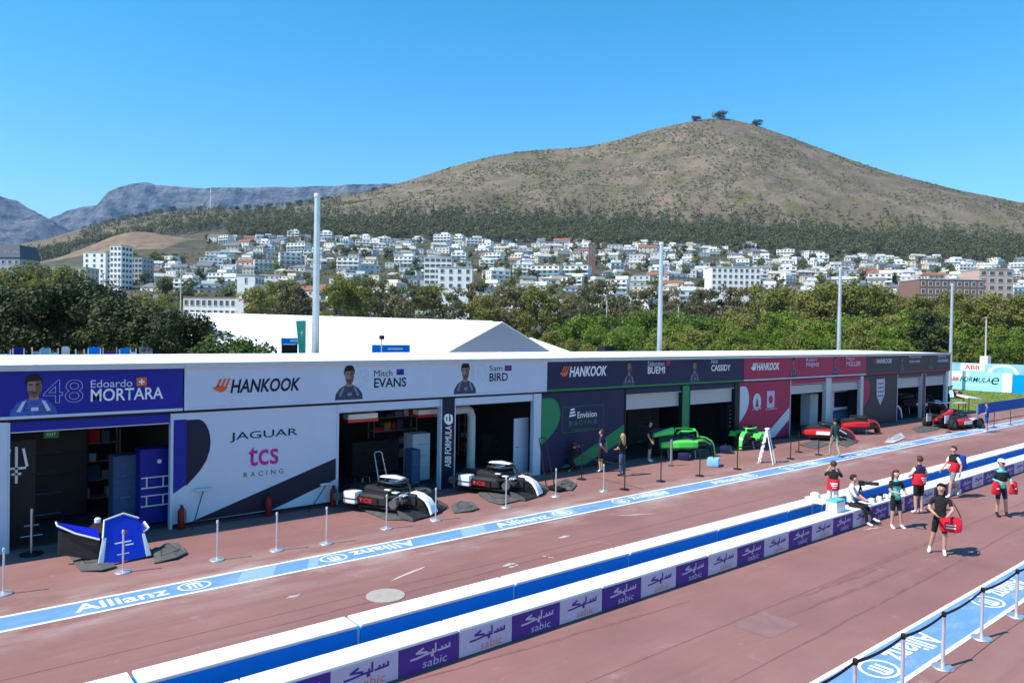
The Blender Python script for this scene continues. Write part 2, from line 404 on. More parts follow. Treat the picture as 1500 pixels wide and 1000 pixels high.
# dark rubber streaks on the racing line
mat('rubber_mark', (.215, .105, .10), .75, var=.25, scale=3)
for (xa, ya, xb, yb, w) in ((1200, 862, 1420, 772, .05), (1160, 900, 1330, 830, .06), (1180, 872, 1300, 828, .04), (560, 1010, 1010, 880, .04), (1050, 1010, 1500, 770, .03), (350, 930, 900, 790, .03)):
    a, b = gp(xa, ya), gp(xb, yb); pts = [(a.x+(b.x-a.x)*t/14, a.y+(b.y-a.y)*t/14+rs.uniform(-.03, .03)) for t in range(15)]
    struct(scuff(pts, w, rs).build('tyre_mark', 'rubber_mark'))

# paving joints and repair patches
mat('joint', (.19, .095, .085), .9, var=.3, scale=4); mat('patch', (.235, .128, .12), .85, var=.15, scale=2)
jm = MB()
for y_ in (13.62, 8.06, 2.9): jm.add([(-25, y_-.008, .0035), (140, y_-.008, .0035), (140, y_+.008, .0035), (-25, y_+.008, .0035)], [(0, 1, 2, 3)])
struct(jm.build('pavement_joint', 'joint'))
for (x_, y_, w_, d_) in ((15.8, 12.6, 1.5, .5), (26, 14.2, 2.2, .6), (12.2, 7.2, 1.1, .8), (19.4, 18.4, 1.2, .5), (33, 8.9, 2.5, .7)):
    struct(sheet('pavement_patch', x_, x_+w_, y_, y_+d_, .0032, 'patch'))
# ------------------------------------------------------------------ hills
def interp(tab, x):
    if x <= tab[0][0]: return tab[0][1]
    for (a, b), (c, d) in zip(tab, tab[1:]):
        if x <= c:
            t = (x-a)/(c-a); return b+(d-b)*t
    return tab[-1][1]
def yh(x): return 508 + (x-2050)*.01746
RV = 1350.0
ridge_px = [(-1500, 470), (-800, 440), (-300, 395), (0, 378), (60, 366), (90, 356), (130, 342), (170, 330), (210, 317), (250, 310), (300, 307), (380, 308), (440, 301), (490, 292), (545, 279), (600, 263), (650, 247), (700, 233), (750, 223), (800, 219), (850, 216), (900, 205), (950, 190), (1000, 179), (1030, 174), (1060, 174), (1100, 184), (1150, 201), (1200, 220), (1250, 238), (1300, 254), (1350, 267), (1400, 279), (1450, 289), (1500, 299), (1700, 345), (2100, 430), (2800, 470)]
ridge = [((x-750)/FPX*RV, (yh(x)-y)/FPX*RV + CAMZ) for x, y in ridge_px]
def prof(tabpx, v): return [((x-750)/FPX*v, (yh(x)-y)/FPX*v + CAMZ) for x, y in tabpx]
T1 = prof([(-900, 440), (-100, 395), (60, 385), (200, 372), (300, 352), (420, 349), (700, 354), (1000, 362), (1200, 376), (1500, 386), (2300, 420)], 850)   # where the wood begins
T2 = prof([(-900, 430), (-100, 385), (60, 372), (150, 352), (250, 330), (420, 316), (700, 313), (1000, 322), (1200, 334), (1500, 350), (2300, 410)], 1010)  # where the wood ends
from mathutils import noise as mnoise
def th(u, v):
    if v < 260: return 0
    h1, h2, h3 = interp(T1, u), interp(T2, u), interp(ridge, u)
    if v < 850:
        t = (v-260)/590; z = h1*(.75*t+.25*t*t)
    elif v < 1010: z = h1+(h2-h1)*(v-850)/160
    elif v < RV:
        t = (v-1010)/(RV-1010); z = h2+(h3-h2)*(1.12*t-.12*t*t)
    else: t = min((v-RV)/900, 1); z = h3*(1-t*t)-t*20
    w = min(max((v-900)/200, 0), 1)*min(1, abs(v-RV)/110)
    z += w*(mnoise.noise(Vector((u/130, v/130, 0)))*9 + mnoise.noise(Vector((u/45, v/60, 3)))*3.2)
    # brown knoll on the left of the town
    ku, kv = (185-750)/FPX*780, 780; z += 23*math.exp(-((u-ku)/52)**2-((v-kv)/50)**2)
    return z
def hillmesh(u0, u1, nu, v0, v1, nv, f, name, m):
    mb = MB()
    for j in range(nv+1):
        v = v0+(v1-v0)*j/nv
        for i in range(nu+1):
            u = u0+(u1-u0)*i/nu; mb.v.append(tuple(uv(u, v, f(u, v)-.05)))
    for j in range(nv):
        for i in range(nu):
            a = j*(nu+1)+i; mb.f.append((a, a+1, a+nu+2, a+nu+1))
    mb.mi = [0]*len(mb.f)
    me = mb.mesh(name, m, False, fix=False)
    me.polygons.foreach_set('use_smooth', [True]*len(me.polygons))
    return struct(obj(name, me))
def hill_material():
    m = bpy.data.materials.new('hill_soil'); m.use_nodes = True; nt = m.node_tree; b = nt.nodes['Principled BSDF']; L = nt.links
    tc = nt.nodes.new('ShaderNodeTexCoord')
    def noise(s, d, r=.65):
        n = nt.nodes.new('ShaderNodeTexNoise'); n.inputs['Scale'].default_value = s; n.inputs['Detail'].default_value = d; n.inputs['Roughness'].default_value = r
        L.new(tc.outputs['Object'], n.inputs['Vector']); return n.outputs[0]
    def rng(x, a, b_, c, d):
        r = nt.nodes.new('ShaderNodeMapRange'); r.inputs[1].default_value = a; r.inputs[2].default_value = b_; r.inputs[3].default_value = c; r.inputs[4].default_value = d
        L.new(x, r.inputs[0]); return r.outputs[0]
    def mix(a, b_, fac):
        x = nt.nodes.new('ShaderNodeMix'); x.data_type = 'RGBA'; L.new(fac, x.inputs[0])
        for i, q in ((6, a), (7, b_)):
            if isinstance(q, tuple): x.inputs[i].default_value = (*q, 1)
            else: L.new(q, x.inputs[i])
        return x.outputs[2]
    c = mix((.17, .128, .092), (.24, .182, .132), rng(noise(.010, 8, .7), .42, .58, 0, 1))
    c = mix(c, (.115, .098, .06), rng(noise(.028, 9, .75), .47, .58, 0, .85))
    c = mix(c, (.32, .245, .175), rng(noise(.018, 9, .8), .57, .66, 0, .7))
    c = mix(c, (.14, .14, .05), rng(noise(.022, 10, .82), .52, .60, 0, .8))
    c = mix(c, (.11, .11, .05), rng(noise(.12, 8, .8), .53, .62, 0, .7))
    c = mix(c, (.36, .29, .20), rng(noise(.2, 6, .8), .58, .68, 0, .6))
    c = mix(c, (.08, .07, .045), rng(noise(.4, 5, .8), .56, .68, 0, .7))
    L.new(c, b.inputs['Base Color']); b.inputs['Roughness'].default_value = .95; b.inputs['Specular IOR Level'].default_value = .1
    bp = nt.nodes.new('ShaderNodeBump'); bp.inputs['Strength'].default_value = 1.0; bp.inputs['Distance'].default_value = 3
    L.new(noise(.16, 8, .75), bp.inputs['Height']); L.new(bp.outputs[0], b.inputs['Normal'])
    MATS['hill_soil'] = m
hill_material()
hillmesh(-1700, 1700, 260, 1000, 2300, 120, th, 'hill', 'hill_soil')
mat('slope_green', (.075, .07, .042), .95, var=.45, scale=.05)
hillmesh(-1700, 1700, 240, 262, 1000, 70, th, 'town_slope', 'slope_green')
# bare brown face of the knoll
mat('dry_grass', (.19, .135, .09), .95, var=.35, scale=.12)
kn = MB(); ku_ = (185-750)/FPX*780; NU, NV = 40, 30
for j in range(NV+1):
    for i in range(NU+1):
        u_ = ku_-66+132*i/NU; v_ = 722+110*j/NV; kn.v.append(tuple(uv(u_, v_, th(u_, v_)+.35-(2.5 if i in (0, NU) or j in (0, NV) else 0))))
for j in range(NV):
    for i in range(NU): a_ = j*(NU+1)+i; kn.f.append((a_, a_+1, a_+NU+2, a_+NU+1))
kn.mi = [0]*len(kn.f); kme = kn.mesh('knoll', 'dry_grass', False, False); kme.polygons.foreach_set('use_smooth', [True]*len(kme.polygons)); struct(obj('knoll', kme))

mat('rock', (.20, .19, .18), .95)
def rock_material(name, c1, c2):
    m = mat(name, c1, .95); nt = m.node_tree; b = nt.nodes['Principled BSDF']; L = nt.links
    tc = nt.nodes.new('ShaderNodeTexCoord')
    def ns(sc, zz, d):
        mp = nt.nodes.new('ShaderNodeMapping'); mp.inputs['Scale'].default_value = (1, 1, zz); L.new(tc.outputs['Object'], mp.inputs[0])
        n = nt.nodes.new('ShaderNodeTexNoise'); n.inputs['Scale'].default_value = sc; n.inputs['Detail'].default_value = d; n.inputs['Roughness'].default_value = .7; L.new(mp.outputs[0], n.inputs['Vector']); return n.outputs[0]
    ribs, strata, big = ns(.016, .22, 8), ns(.006, 3.5, 8), ns(.003, 1, 8)
    a = nt.nodes.new('ShaderNodeMath'); a.operation = 'ADD'; L.new(ribs, a.inputs[0]); L.new(strata, a.inputs[1])
    a2 = nt.nodes.new('ShaderNodeMath'); a2.operation = 'MULTIPLY_ADD'; a2.inputs[1].default_value = .4; L.new(big, a2.inputs[0]); L.new(a.outputs[0], a2.inputs[2])
    cr = nt.nodes.new('ShaderNodeValToRGB'); e = cr.color_ramp.elements
    mr = nt.nodes.new('ShaderNodeMapRange'); mr.inputs[1].default_value = .9; mr.inputs[2].default_value = 1.5; L.new(a2.outputs[0], mr.inputs[0])
    e[0].position = .2; e[0].color = (*c1, 1); e[1].position = .8; e[1].color = (*c2, 1); L.new(mr.outputs[0], cr.inputs[0]); L.new(cr.outputs[0], b.inputs['Base Color'])
    bp = nt.nodes.new('ShaderNodeBump'); bp.inputs['Distance'].default_value = 60; L.new(a.outputs[0], bp.inputs['Height']); L.new(bp.outputs[0], b.inputs['Normal'])
rock_material('rock', (.03, .038, .035), (.26, .255, .235))
TV = 5200.0
tm = [((x-750)/FPX*TV, (yh(x)-y)/FPX*TV + CAMZ) for x, y in [(-700, 400), (-300, 350), (60, 335), (75, 322), (100, 309), (125, 304), (145, 301), (158, 282), (175, 275), (195, 270), (215, 268), (228, 272), (245, 274), (280, 276), (340, 276.5), (420, 275.5), (480, 274), (530, 271), (600, 270), (800, 272), (1100, 276), (1350, 300), (1500, 340), (2000, 420)]]
def table_h(u, v):
    top = interp(tm, u)
    n = mnoise.noise(Vector((u/210, v/900, 1)))*1.0 + mnoise.noise(Vector((u/70, v/600, 5)))*.8
    vv = v + n*(120 if v < TV-330 else 26)                                     # buttresses push the cliff line in and out
    if vv < TV-260: t = max((vv-3600)/(TV-260-3600), 0); z = top*.62*t**1.5
    elif vv < TV: t = (vv-(TV-260))/260; z = top*(.62+.38*min(1, t*1.15)**.8)
    else: z = top
    if v > 6600: z *= max(0, 1-(v-6600)/900)
    return max(z, 0)-1 if v < TV else z-1
hillmesh(-4600, 4600, 420, 3500, 7500, 200, table_h, 'table_mountain', 'rock')
PV = 4300.0
pk = [((x-750)/FPX*PV, (yh(x)-y)/FPX*PV + CAMZ) for x, y in [(-900, 400), (-500, 330), (-250, 262), (-150, 250), (-60, 270), (0, 287), (20, 293), (35, 303), (50, 310), (75, 321), (110, 345), (180, 380), (300, 430), (500, 465)]]
def peak_h(u, v):
    top = interp(pk, u); n = mnoise.noise(Vector((u/200, v/400, 9)))*90+mnoise.noise(Vector((u/70, v/200, 2)))*35
    d = abs(v-PV+n*.8)/900; z = top*max(0, 1-d**1.15)
    return z-1
hillmesh(-4300, -700, 130, 3300, 5300, 70, peak_h, 'mountain_peak', 'rock')
# ------------------------------------------------------------------ team garages (one building module per team)
WY = 21.15; MODW = 13.37; X00 = 5.94; DEPTH = 7.2
ZB0, ZB1, ZTOP, ZP = 3.27, 4.33, 4.47, 3.12          # banner bottom / top, roof top, panel top
def wpx(x, y, Y=WY): p = yp(x, y, Y); return p.x, p.z
def flatpoly(name, pts, y, m, parent):
    """flat printed shape on a wall facing -Y (x, z points)"""
    n = len(pts); area = sum(pts[i][0]*pts[(i+1) % n][1]-pts[(i+1) % n][0]*pts[i][1] for i in range(n))
    if area < 0: pts = pts[::-1]
    bm = bmesh.new(); vs = [bm.verts.new((x, y, z)) for x, z in pts]; f = bm.faces.new(vs)
    bmesh.ops.triangulate(bm, faces=[f]); me = bpy.data.meshes.new(name); bm.to_mesh(me); bm.free(); me.materials.append(M[m])
    return obj(name, me, parent)
def ell(cx, cz, rx, rz, n=20, a0=0, a1=360):
    return [(cx+rx*math.cos(R(a0+(a1-a0)*k/n)), cz+rz*math.sin(R(a0+(a1-a0)*k/n))) for k in range(n if a1-a0 == 360 else n+1)]
def wtext(parent, s, m, px, Y, **k):
    """text whose pixel box on the photo is px = x0, y_top, x1, y_bottom (at its middle)"""
    x0, yt, x1, yb = px; xm = (x0+x1)/2
    X0, _ = wpx(x0, (yt+yb)/2, Y); X1, _ = wpx(x1, (yt+yb)/2, Y); _, zt = wpx(xm, yt, Y); _, zb = wpx(xm, yb, Y)
    return fit_text(s, m, wallT(X0, zb, Y), X1-X0, zt-zb, parent, **k)
def portrait(parent, px, py, w, Y, suit, skin='photo_skin'):
    """printed bust of a driver: hair, face, neck, race suit; px,py = top of head, w = shoulder width in metres"""
    X, Z = wpx(px, py, Y); h = w*.9; zb = ZB0-.06
    H = Z-zb
    pts = [(X-w*.5, zb), (X+w*.5, zb), (X+w*.47, zb+H*.2), (X+w*.33, zb+H*.36), (X+w*.13, zb+H*.45), (X-w*.13, zb+H*.45), (X-w*.33, zb+H*.36), (X-w*.47, zb+H*.2)]
    p = flatpoly('portrait', pts, Y, suit, parent)
    flatpoly('neck', [(X-w*.1, zb+H*.40), (X+w*.1, zb+H*.40), (X+w*.1, zb+H*.55), (X-w*.1, zb+H*.55)], Y-.003, skin, p)
    flatpoly('face', ell(X+w*.01, zb+H*.70, w*.155, H*.24), Y-.004, skin, p)
    flatpoly('jaw_shadow', ell(X+w*.01, zb+H*.62, w*.135, H*.155, 14, 180, 360), Y-.005, 'photo_shade', p)
    flatpoly('cheek_shadow', ell(X+w*.09, zb+H*.70, w*.06, H*.2, 12), Y-.0045, 'photo_shade', p)
    flatpoly('hair', ell(X, zb+H*.80, w*.19, H*.20, 16, 0, 180)+[(X-w*.175, zb+H*.70), (X-w*.13, zb+H*.82), (X+w*.14, zb+H*.84), (X+w*.17, zb+H*.72)], Y-.006, 'hair_dark', p)
    mb = MB()
    for s in (-1, 1):                                  # brows, collar and pale shoulder flashes
        mb.add([(X+s*w*.03, Y-.007, zb+H*.74), (X+s*w*.11, Y-.007, zb+H*.74), (X+s*w*.11, Y-.007, zb+H*.765), (X+s*w*.03, Y-.007, zb+H*.765)], [(0, 1, 2, 3)], 0)
    mb.add([(X-w*.05, Y-.007, zb+H*.555), (X+w*.06, Y-.007, zb+H*.555), (X+w*.06, Y-.007, zb+H*.575), (X-w*.05, Y-.007, zb+H*.575)], [(0, 1, 2, 3)], 0)
    stuff(mb.build('features', 'hair_dark', p))
    mb = MB()
    for s in (-1, 1):
        mb.add([(X+s*w*.16, Y-.003, zb+H*.40), (X+s*w*.24, Y-.003, zb+H*.37), (X+s*w*.36, Y-.003, zb+H*.16), (X+s*w*.28, Y-.003, zb+H*.14)], [(0, 1, 2, 3)], 0)
    mb.add([(X-w*.06, Y-.003, zb+H*.16), (X+w*.10, Y-.003, zb+H*.16), (X+w*.10, Y-.003, zb+H*.24), (X-w*.06, Y-.003, zb+H*.24)], [(0, 1, 2, 3)], 0)
    stuff(mb.build('suit_flash', 'pale_ink' if suit == 'photo_blue' else 'mid_grey', p))
def tyre_logo(parent, px, Y, txt, logo='orange'):
    """bird-wing emblem and slanted word on the banner"""
    x0, yt, x1, yb = px; w = x1-x0
    wtext(parent, 'HANKOOK', txt, (x0+w*.205, yt, x1, yb), Y, italic=.22, bold=.028)
    xa, _ = wpx(x0, (yt+yb)/2, Y); xb, _ = wpx(x0+w*.2, (yt+yb)/2, Y); _, zt = wpx(x0+w*.1, yt+.5, Y); _, zb = wpx(x0+w*.1, yb+.5, Y)
    dx = xb-xa; H = zt-zb
    mb = MB()
    body = [(xa, zb+H*.35), (xa+dx*.25, zb+H*.1), (xa+dx*.5, zb), (xa+dx*.75, zb+H*.12), (xa+dx*.9, zb+H*.4), (xa+dx*.55, zb+H*.45), (xa+dx*.3, zb+H*.5)]
    mb.add([(x, Y, z) for x, z in body], [tuple(range(len(body)))])
    for i in range(3):
        o = .22+.24*i
        mb.add([(xa+dx*o, Y, zb+H*.42), (xa+dx*(o+.15), Y, zb+H*.42), (xa+dx*(o+.34), Y, zb+H*1.0), (xa+dx*(o+.2), Y, zb+H*1.0)], [(0, 1, 2, 3)])
    mb.build('emblem', logo, parent)
def blob(X0, w=.95):
    """rounded leaf shape at the left end of each team's panel"""
    z1 = 2.93
    pts = [(X0, z1)] + [(X0+w*(.45+.55*math.sin(R(t))), 2.25+(z1-2.25)*math.cos(R(t))) for t in range(0, 91, 10)] + [(X0+w*.97, 2.05), (X0+w*.85, 1.8), (X0+w*.62, 1.55), (X0+w*.35, 1.35), (X0, 1.12)]
    return pts

SPEC = {}
def garage(i, name_label, X0, panelm, bannerm, linem, colm, endm, lintm, shutz=None, partial=None, footm='black'):
    """module: printed panel bay, two open bays, printed fascia, flat roof. All shapes in the module's own parts."""
    X1 = X0+MODW
    t = thing('team_garage', name_label, 'garage', ((X0+X1)/2, WY, 0))
    off = Vector((-(X0+X1)/2, -WY, 0))
    class P(MB):
        def build(s, name, m, parent=None, smooth=False):
            if parent is None or parent is t:
                s.v = [tuple(Vector(v)+off) for v in s.v]; return MB.build(s, name, m, t, smooth)
            s.v = [tuple(Vector(v)+off) for v in s.v]; return MB.build(s, name, m, parent, smooth)
    e = .003
    mb = P(); mb.box(X0+e, X1-e, WY-.16, WY+DEPTH, ZB1+.02, ZTOP); roof = mb.build('roof', 'roof_white')
    mb = P(); mb.box(X0+e, X1-e, WY-.20, WY-.162, ZB1+.03, ZTOP+.03); mb.build('roof_edge', 'light_grey', roof)
    mb = P()
    for k in range(1, 4): mb.box(X0+MODW*k/4-.03, X0+MODW*k/4+.03, WY-.1, WY+DEPTH-.1, ZTOP, ZTOP+.015)
    mb.build('roof_seam', 'light_grey', roof)
    mb = P(); mb.box(X0+.02, X1-.02, WY-.10, WY-.02, ZB0, ZB1+.018); ban = mb.build('banner', bannerm)
    mb = P(); mb.box(X0+.02, X1-.02, WY-.11, WY-.015, ZB0-.07, ZB0-.002); mb.build('banner_trim', linem, ban)
    mb = P(); mb.box(X0+.01, X1-.01, WY-.01, WY+.05, ZP+.012, ZB0-.072); mb.build('shadow_gap', 'black')
    a0, a1, b0, b1 = X0+4.62, X0+8.48, X0+9.02, X0+12.72
    if i == 0: a1, b0, b1 = X1-4.6, X1-3.94, X1-.31
    if i != 0:
        mb = P(); mb.box(X0-.24, a0-.06, WY-.04, WY+.06, .12, ZP); pan = mb.build('printed_panel', panelm)
        mb = P(); mb.box(X0-.24, a0-.06, WY-.06, WY+.08, 0.0, .117); mb.build('plinth', footm)
        mb = P(); mb.tube([(X0-.1, WY-.1, .03), (X0+1.5, WY-.13, .03), (X0+3.4, WY-.1, .03), (a0-.1, WY-.12, .03)], .022, 6); mb.build('red_cable', 'maroon')
        mb = P(); mb.box(a0-.06, a0, WY-.07, WY+.1, 0, ZP); mb.build('door_post', endm)
    else: pan = None
    # columns
    mb = P(); mb.box(a1, b0, WY-.07, WY+.12, 0, ZP+.008); colo = mb.build('column', colm)
    mb = P(); mb.box(a1-.035, a1-.002, WY-.09, WY+.14, 0, ZP); mb.box(b0+.002, b0+.035, WY-.09, WY+.14, 0, ZP); mb.build('column_edge', endm)
    mb = P(); mb.box(b1, X1-.27 if i else X1-.245, WY-.07, WY+.12, 0, ZP+.008); mb.build('end_column', endm)
    for (p0, p1) in ((a0, a1), (b0, b1)):
        mb = P(); mb.box(p0+.004, p1-.037, WY-.03, WY+.08, 2.88, ZP); mb.build('lintel', lintm)
        mb = P(); mb.box(p0+.004, p1-.037, WY-.034, WY-.031, 2.86, 2.885); mb.build('lintel_edge', 'light_grey')
        if shutz:
            z = shutz; mb = P()
            n = int((2.86-z)/.08)
            for k in range(n):                           # slats of the half lowered roller shutter
                mb.prism([(0, 0)], 0, 1) if False else mb.box(p0+.02, p1-.05, WY+.10+.006*(k % 2), WY+.13, z+k*.08, z+k*.08+.076)
            mb.box(p0+.02, p1-.05, WY+.085, WY+.14, z-.07, z-.002)
            mb.build('roller_shutter', 'shutter')
    # inside: floor, back wall, divider, side walls, ceiling beams
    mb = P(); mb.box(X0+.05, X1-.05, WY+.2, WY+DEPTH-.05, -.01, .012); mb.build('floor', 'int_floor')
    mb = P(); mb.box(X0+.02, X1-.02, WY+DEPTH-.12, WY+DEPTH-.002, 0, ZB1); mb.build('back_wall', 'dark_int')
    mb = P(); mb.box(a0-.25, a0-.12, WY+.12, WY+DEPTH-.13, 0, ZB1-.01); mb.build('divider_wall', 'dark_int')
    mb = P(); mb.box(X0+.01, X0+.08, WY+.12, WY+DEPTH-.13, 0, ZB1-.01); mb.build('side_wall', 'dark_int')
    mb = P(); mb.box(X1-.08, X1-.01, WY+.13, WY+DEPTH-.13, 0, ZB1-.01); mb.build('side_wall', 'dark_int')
    for k in range(2):
        yb = WY+1.3+2.4*k; mb = P(); mb.box(X0+.1, X1-.1, yb, yb+.12, 2.75, 2.87); mb.build('ceiling_beam', 'light_grey')
    t['_x'] = X0
    return t, ban, pan, colo, off, (a0, a1, b0, b1)
def shift(o, off):       # print children are laid out in world metres; bring them into their parent's frame
    for c in o.children_recursive: 
        if c.get('_w') is None: c.location = c.location + off if c.parent is o else c.location
GAR = []
def world_children(par, off, fn):
    """run fn, then move every new direct child of par by off"""
    before = set(par.children); fn()
    for c in par.children:
        if c not in before: c.location = Vector(c.location)+off
YB = WY-.106    # banner print plane
YPN = WY-.046   # panel print plane

# module 0: royal blue
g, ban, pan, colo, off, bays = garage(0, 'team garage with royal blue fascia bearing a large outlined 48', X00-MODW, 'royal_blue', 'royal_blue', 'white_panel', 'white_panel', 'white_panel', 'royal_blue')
def f():
    portrait(ban, 50, 547, .98, YB, 'photo_blue')
    wtext(ban, '48', 'pale_ink', (63, 556, 122, 590), YB, outline=.007)
    wtext(ban, 'Edoardo', 'pale_ink', (133, 556, 194, 567), YB, bold=.002)
    wtext(ban, 'MORTARA', 'white_paint', (133, 568, 239, 586), YB, bold=.012)
    X, Z = wpx(207, 559, YB); flatpoly('flag', [(X-.11, Z-.11), (X+.13, Z-.11), (X+.13, Z+.11), (X-.11, Z+.11)], YB, 'orange', ban)
    flatpoly('flag_cross', [(X-.06, Z-.02), (X+.08, Z-.02), (X+.08, Z+.02), (X-.06, Z+.02)], YB-.004, 'white_paint', ban)
    flatpoly('flag_cross', [(X-.01, Z-.07), (X+.03, Z-.07), (X+.03, Z+.07), (X-.01, Z+.07)], YB-.006, 'white_paint', ban)
world_children(ban, off, f); GAR.append((g, off, bays))

# module 1: white
X0 = X00
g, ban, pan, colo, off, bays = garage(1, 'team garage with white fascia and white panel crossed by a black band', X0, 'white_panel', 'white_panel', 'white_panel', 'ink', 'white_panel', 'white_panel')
def f():
    tyre_logo(ban, (311, 554, 440, 574), YB, 'ink')
    portrait(ban, 512, 534, .98, YB, 'photo_suit'); portrait(ban, 682, 530, .98, YB, 'photo_suit')
    wtext(ban, '9', 'pale_ink', (524, 541, 541, 566), YB, outline=.007); wtext(ban, '10', 'pale_ink', (691, 534, 713, 558), YB, outline=.007)
    wtext(ban, 'Mitch', 'ink', (548, 542, 575, 551), YB); wtext(ban, 'EVANS', 'ink', (548, 553, 595, 567), YB, bold=.018)
    wtext(ban, 'Sam', 'ink', (717, 535, 736, 543), YB); wtext(ban, 'BIRD', 'ink', (717, 546, 744, 558), YB, bold=.018)
    X, Z = wpx(586, 545, YB); flatpoly('flag', [(X-.13, Z-.09), (X+.15, Z-.09), (X+.15, Z+.1), (X-.13, Z+.1)], YB, 'royal_blue', ban)
    flatpoly('flag_cross', [(X-.1, Z+.02), (X-.02, Z+.02), (X-.02, Z+.07), (X-.1, Z+.07)], YB-.004, 'crimson', ban)
    X, Z = wpx(744, 539, YB); flatpoly('flag', [(X-.15, Z-.1), (X+.18, Z-.1), (X+.18, Z+.1), (X-.15, Z+.1)], YB, 'royal_blue', ban)
    flatpoly('flag_cross', [(X-.15, Z-.025), (X+.18, Z-.025), (X+.18, Z+.025), (X-.15, Z+.025)], YB-.004, 'crimson', ban)
    flatpoly('flag_cross', [(X-.01, Z-.1), (X+.04, Z-.1), (X+.04, Z+.1), (X-.01, Z+.1)], YB-.006, 'crimson', ban)
world_children(ban, off, f)
def f():
    flatpoly('blue_strip', [(X0-.23, 2.95), (X0+.1, 2.95), (X0+.1, 1.16), (X0-.23, .95)], YPN, 'royal_blue', pan)
    flatpoly('black_leaf', blob(X0+.1, .64), YPN-.002, 'ink', pan)
    flatpoly('black_band', [(X0+.25, .125), (X0+4.54, 1.46), (X0+4.54, .80), (X0+2.55, .14)], YPN, 'ink', pan)
    wtext(pan, 'JAGUAR', 'ink', (337, 630, 436, 644), YPN, bold=.006); wtext(pan, 'tcs', 'magenta', (364, 653, 408, 681), YPN, bold=.012)
    wtext(pan, 'RACING', 'ink', (357, 689, 415, 696), YPN, spacing=1.8)
world_children(pan, off, f)
def f():
    cx = (bays[1]+bays[2])/2; T = Matrix(((0, -1, 0, cx+.15), (0, 0, -1, WY-.076), (1, 0, 0, .72), (0, 0, 0, 1)))
    fit_text('ABB FORMULA', 'white_paint', T, 1.45, .27, colo, italic=.2, bold=.015)
    T = Matrix(((0, -1, 0, cx+.2), (0, 0, -1, WY-.076), (1, 0, 0, 2.22), (0, 0, 0, 1))); fit_text('e', 'white_paint', T, .38, .38, colo, italic=.2, bold=.018)
world_children(colo, off, f); GAR.append((g, off, bays))

# module 2: navy and green
X0 = X00+MODW
g, ban, pan, colo, off, bays = garage(2, 'team garage with navy fascia, green trim and green door column', X0, 'navy', 'navy', 'green_brand', 'green_brand', 'black', 'navy', 2.28)
def f():
    tyre_logo(ban, (820, 536, 889, 551), YB, 'white_paint')
    portrait(ban, 922, 525, .8, YB, 'photo_suit'); portrait(ban, 1018, 525, .8, YB, 'photo_suit')
    wtext(ban, '16', 'purple', (932, 528, 945, 547), YB, outline=.009); wtext(ban, '37', 'purple', (1023, 527, 1037, 545), YB, outline=.009)
    wtext(ban, 'Sébastien', 'pale_ink', (949, 529, 973, 536), YB); wtext(ban, 'BUEMI', 'white_paint', (949, 537, 974, 547), YB, bold=.018)
    wtext(ban, 'Nick', 'pale_ink', (1042, 526, 1052, 532), YB); wtext(ban, 'CASSIDY', 'white_paint', (1042, 534, 1070, 543), YB, bold=.018)
    X, Z = wpx(979, 531, YB); flatpoly('flag', [(X-.12, Z-.1), (X+.14, Z-.1), (X+.14, Z+.1), (X-.12, Z+.1)], YB, 'crimson', ban)
    X, Z = wpx(1058, 527, YB); flatpoly('flag', [(X-.12, Z-.1), (X+.14, Z-.1), (X+.14, Z+.1), (X-.12, Z+.1)], YB, 'royal_blue', ban)
world_children(ban, off, f)
def f():
    flatpoly('green_leaf', blob(X0-.22, .98), YPN, 'green_brand', pan)
    flatpoly('green_band', [(X0+.9, .13), (X0+4.54, 1.62), (X0+4.54, .95), (X0+2.2, .14)], YPN, 'green_brand', pan)
    a, zt = wpx(824, 595, YPN); b, zb = wpx(883, 632, YPN); _, zt = wpx(853, 594, YPN); _, zb = wpx(853, 631, YPN)
    mb = MB(); w = .015
    for q in ((a, b, zt-w, zt), (a, b, zb, zb+w), (a, a+w, zb+w, zt-w), (b-w, b, zb+w, zt-w)): mb.box(q[0], q[1], YPN-.004, YPN, q[2], q[3])
    mb.build('logo_frame', 'green_brand', pan)
    X, Z = wpx(838, 606, YPN)
    for k in range(3): flatpoly('globe', [(X-.16+.04*k, Z-.12+.12*k), (X+.2-.02*k, Z-.08+.12*k), (X+.2-.05*k, Z-.01+.12*k), (X-.16+.03*k, Z-.05+.12*k)], YPN-.003, 'white_paint', pan)
    wtext(pan, 'Envision', 'white_paint', (846, 602, 874, 611), YPN, bold=.01); wtext(pan, 'RACING', 'green_brand', (834, 615, 874, 622), YPN, spacing=1.6, bold=.01)
    wtext(pan, 'RACE AGAINST CLIMATE CHANGE', 'green_brand', (838, 627, 872, 630), YPN)
world_children(pan, off, f); GAR.append((g, off, bays))

# module 3: crimson
X0 = X00+2*MODW
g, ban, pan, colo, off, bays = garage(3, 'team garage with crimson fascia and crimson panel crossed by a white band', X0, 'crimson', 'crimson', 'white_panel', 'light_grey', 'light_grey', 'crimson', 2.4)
def f():
    tyre_logo(ban, (1100, 531, 1142, 542), YB, 'white_paint', 'white_paint')
    portrait(ban, 1163, 522, .75, YB, 'photo_suit'); portrait(ban, 1224, 520, .75, YB, 'photo_suit')
    wtext(ban, '11', 'maroon', (1170, 526, 1178, 540), YB, outline=.009); wtext(ban, '51', 'maroon', (1230, 524, 1238, 538), YB, outline=.009)
    wtext(ban, 'Robin', 'lilac', (1181, 524, 1196, 529), YB); wtext(ban, 'FRIJNS', 'lilac', (1181, 531, 1200, 538), YB, bold=.02)
    wtext(ban, 'Nico', 'lilac', (1240, 522, 1252, 527), YB); wtext(ban, 'MÜLLER', 'lilac', (1240, 528, 1261, 536), YB, bold=.02)
world_children(ban, off, f)
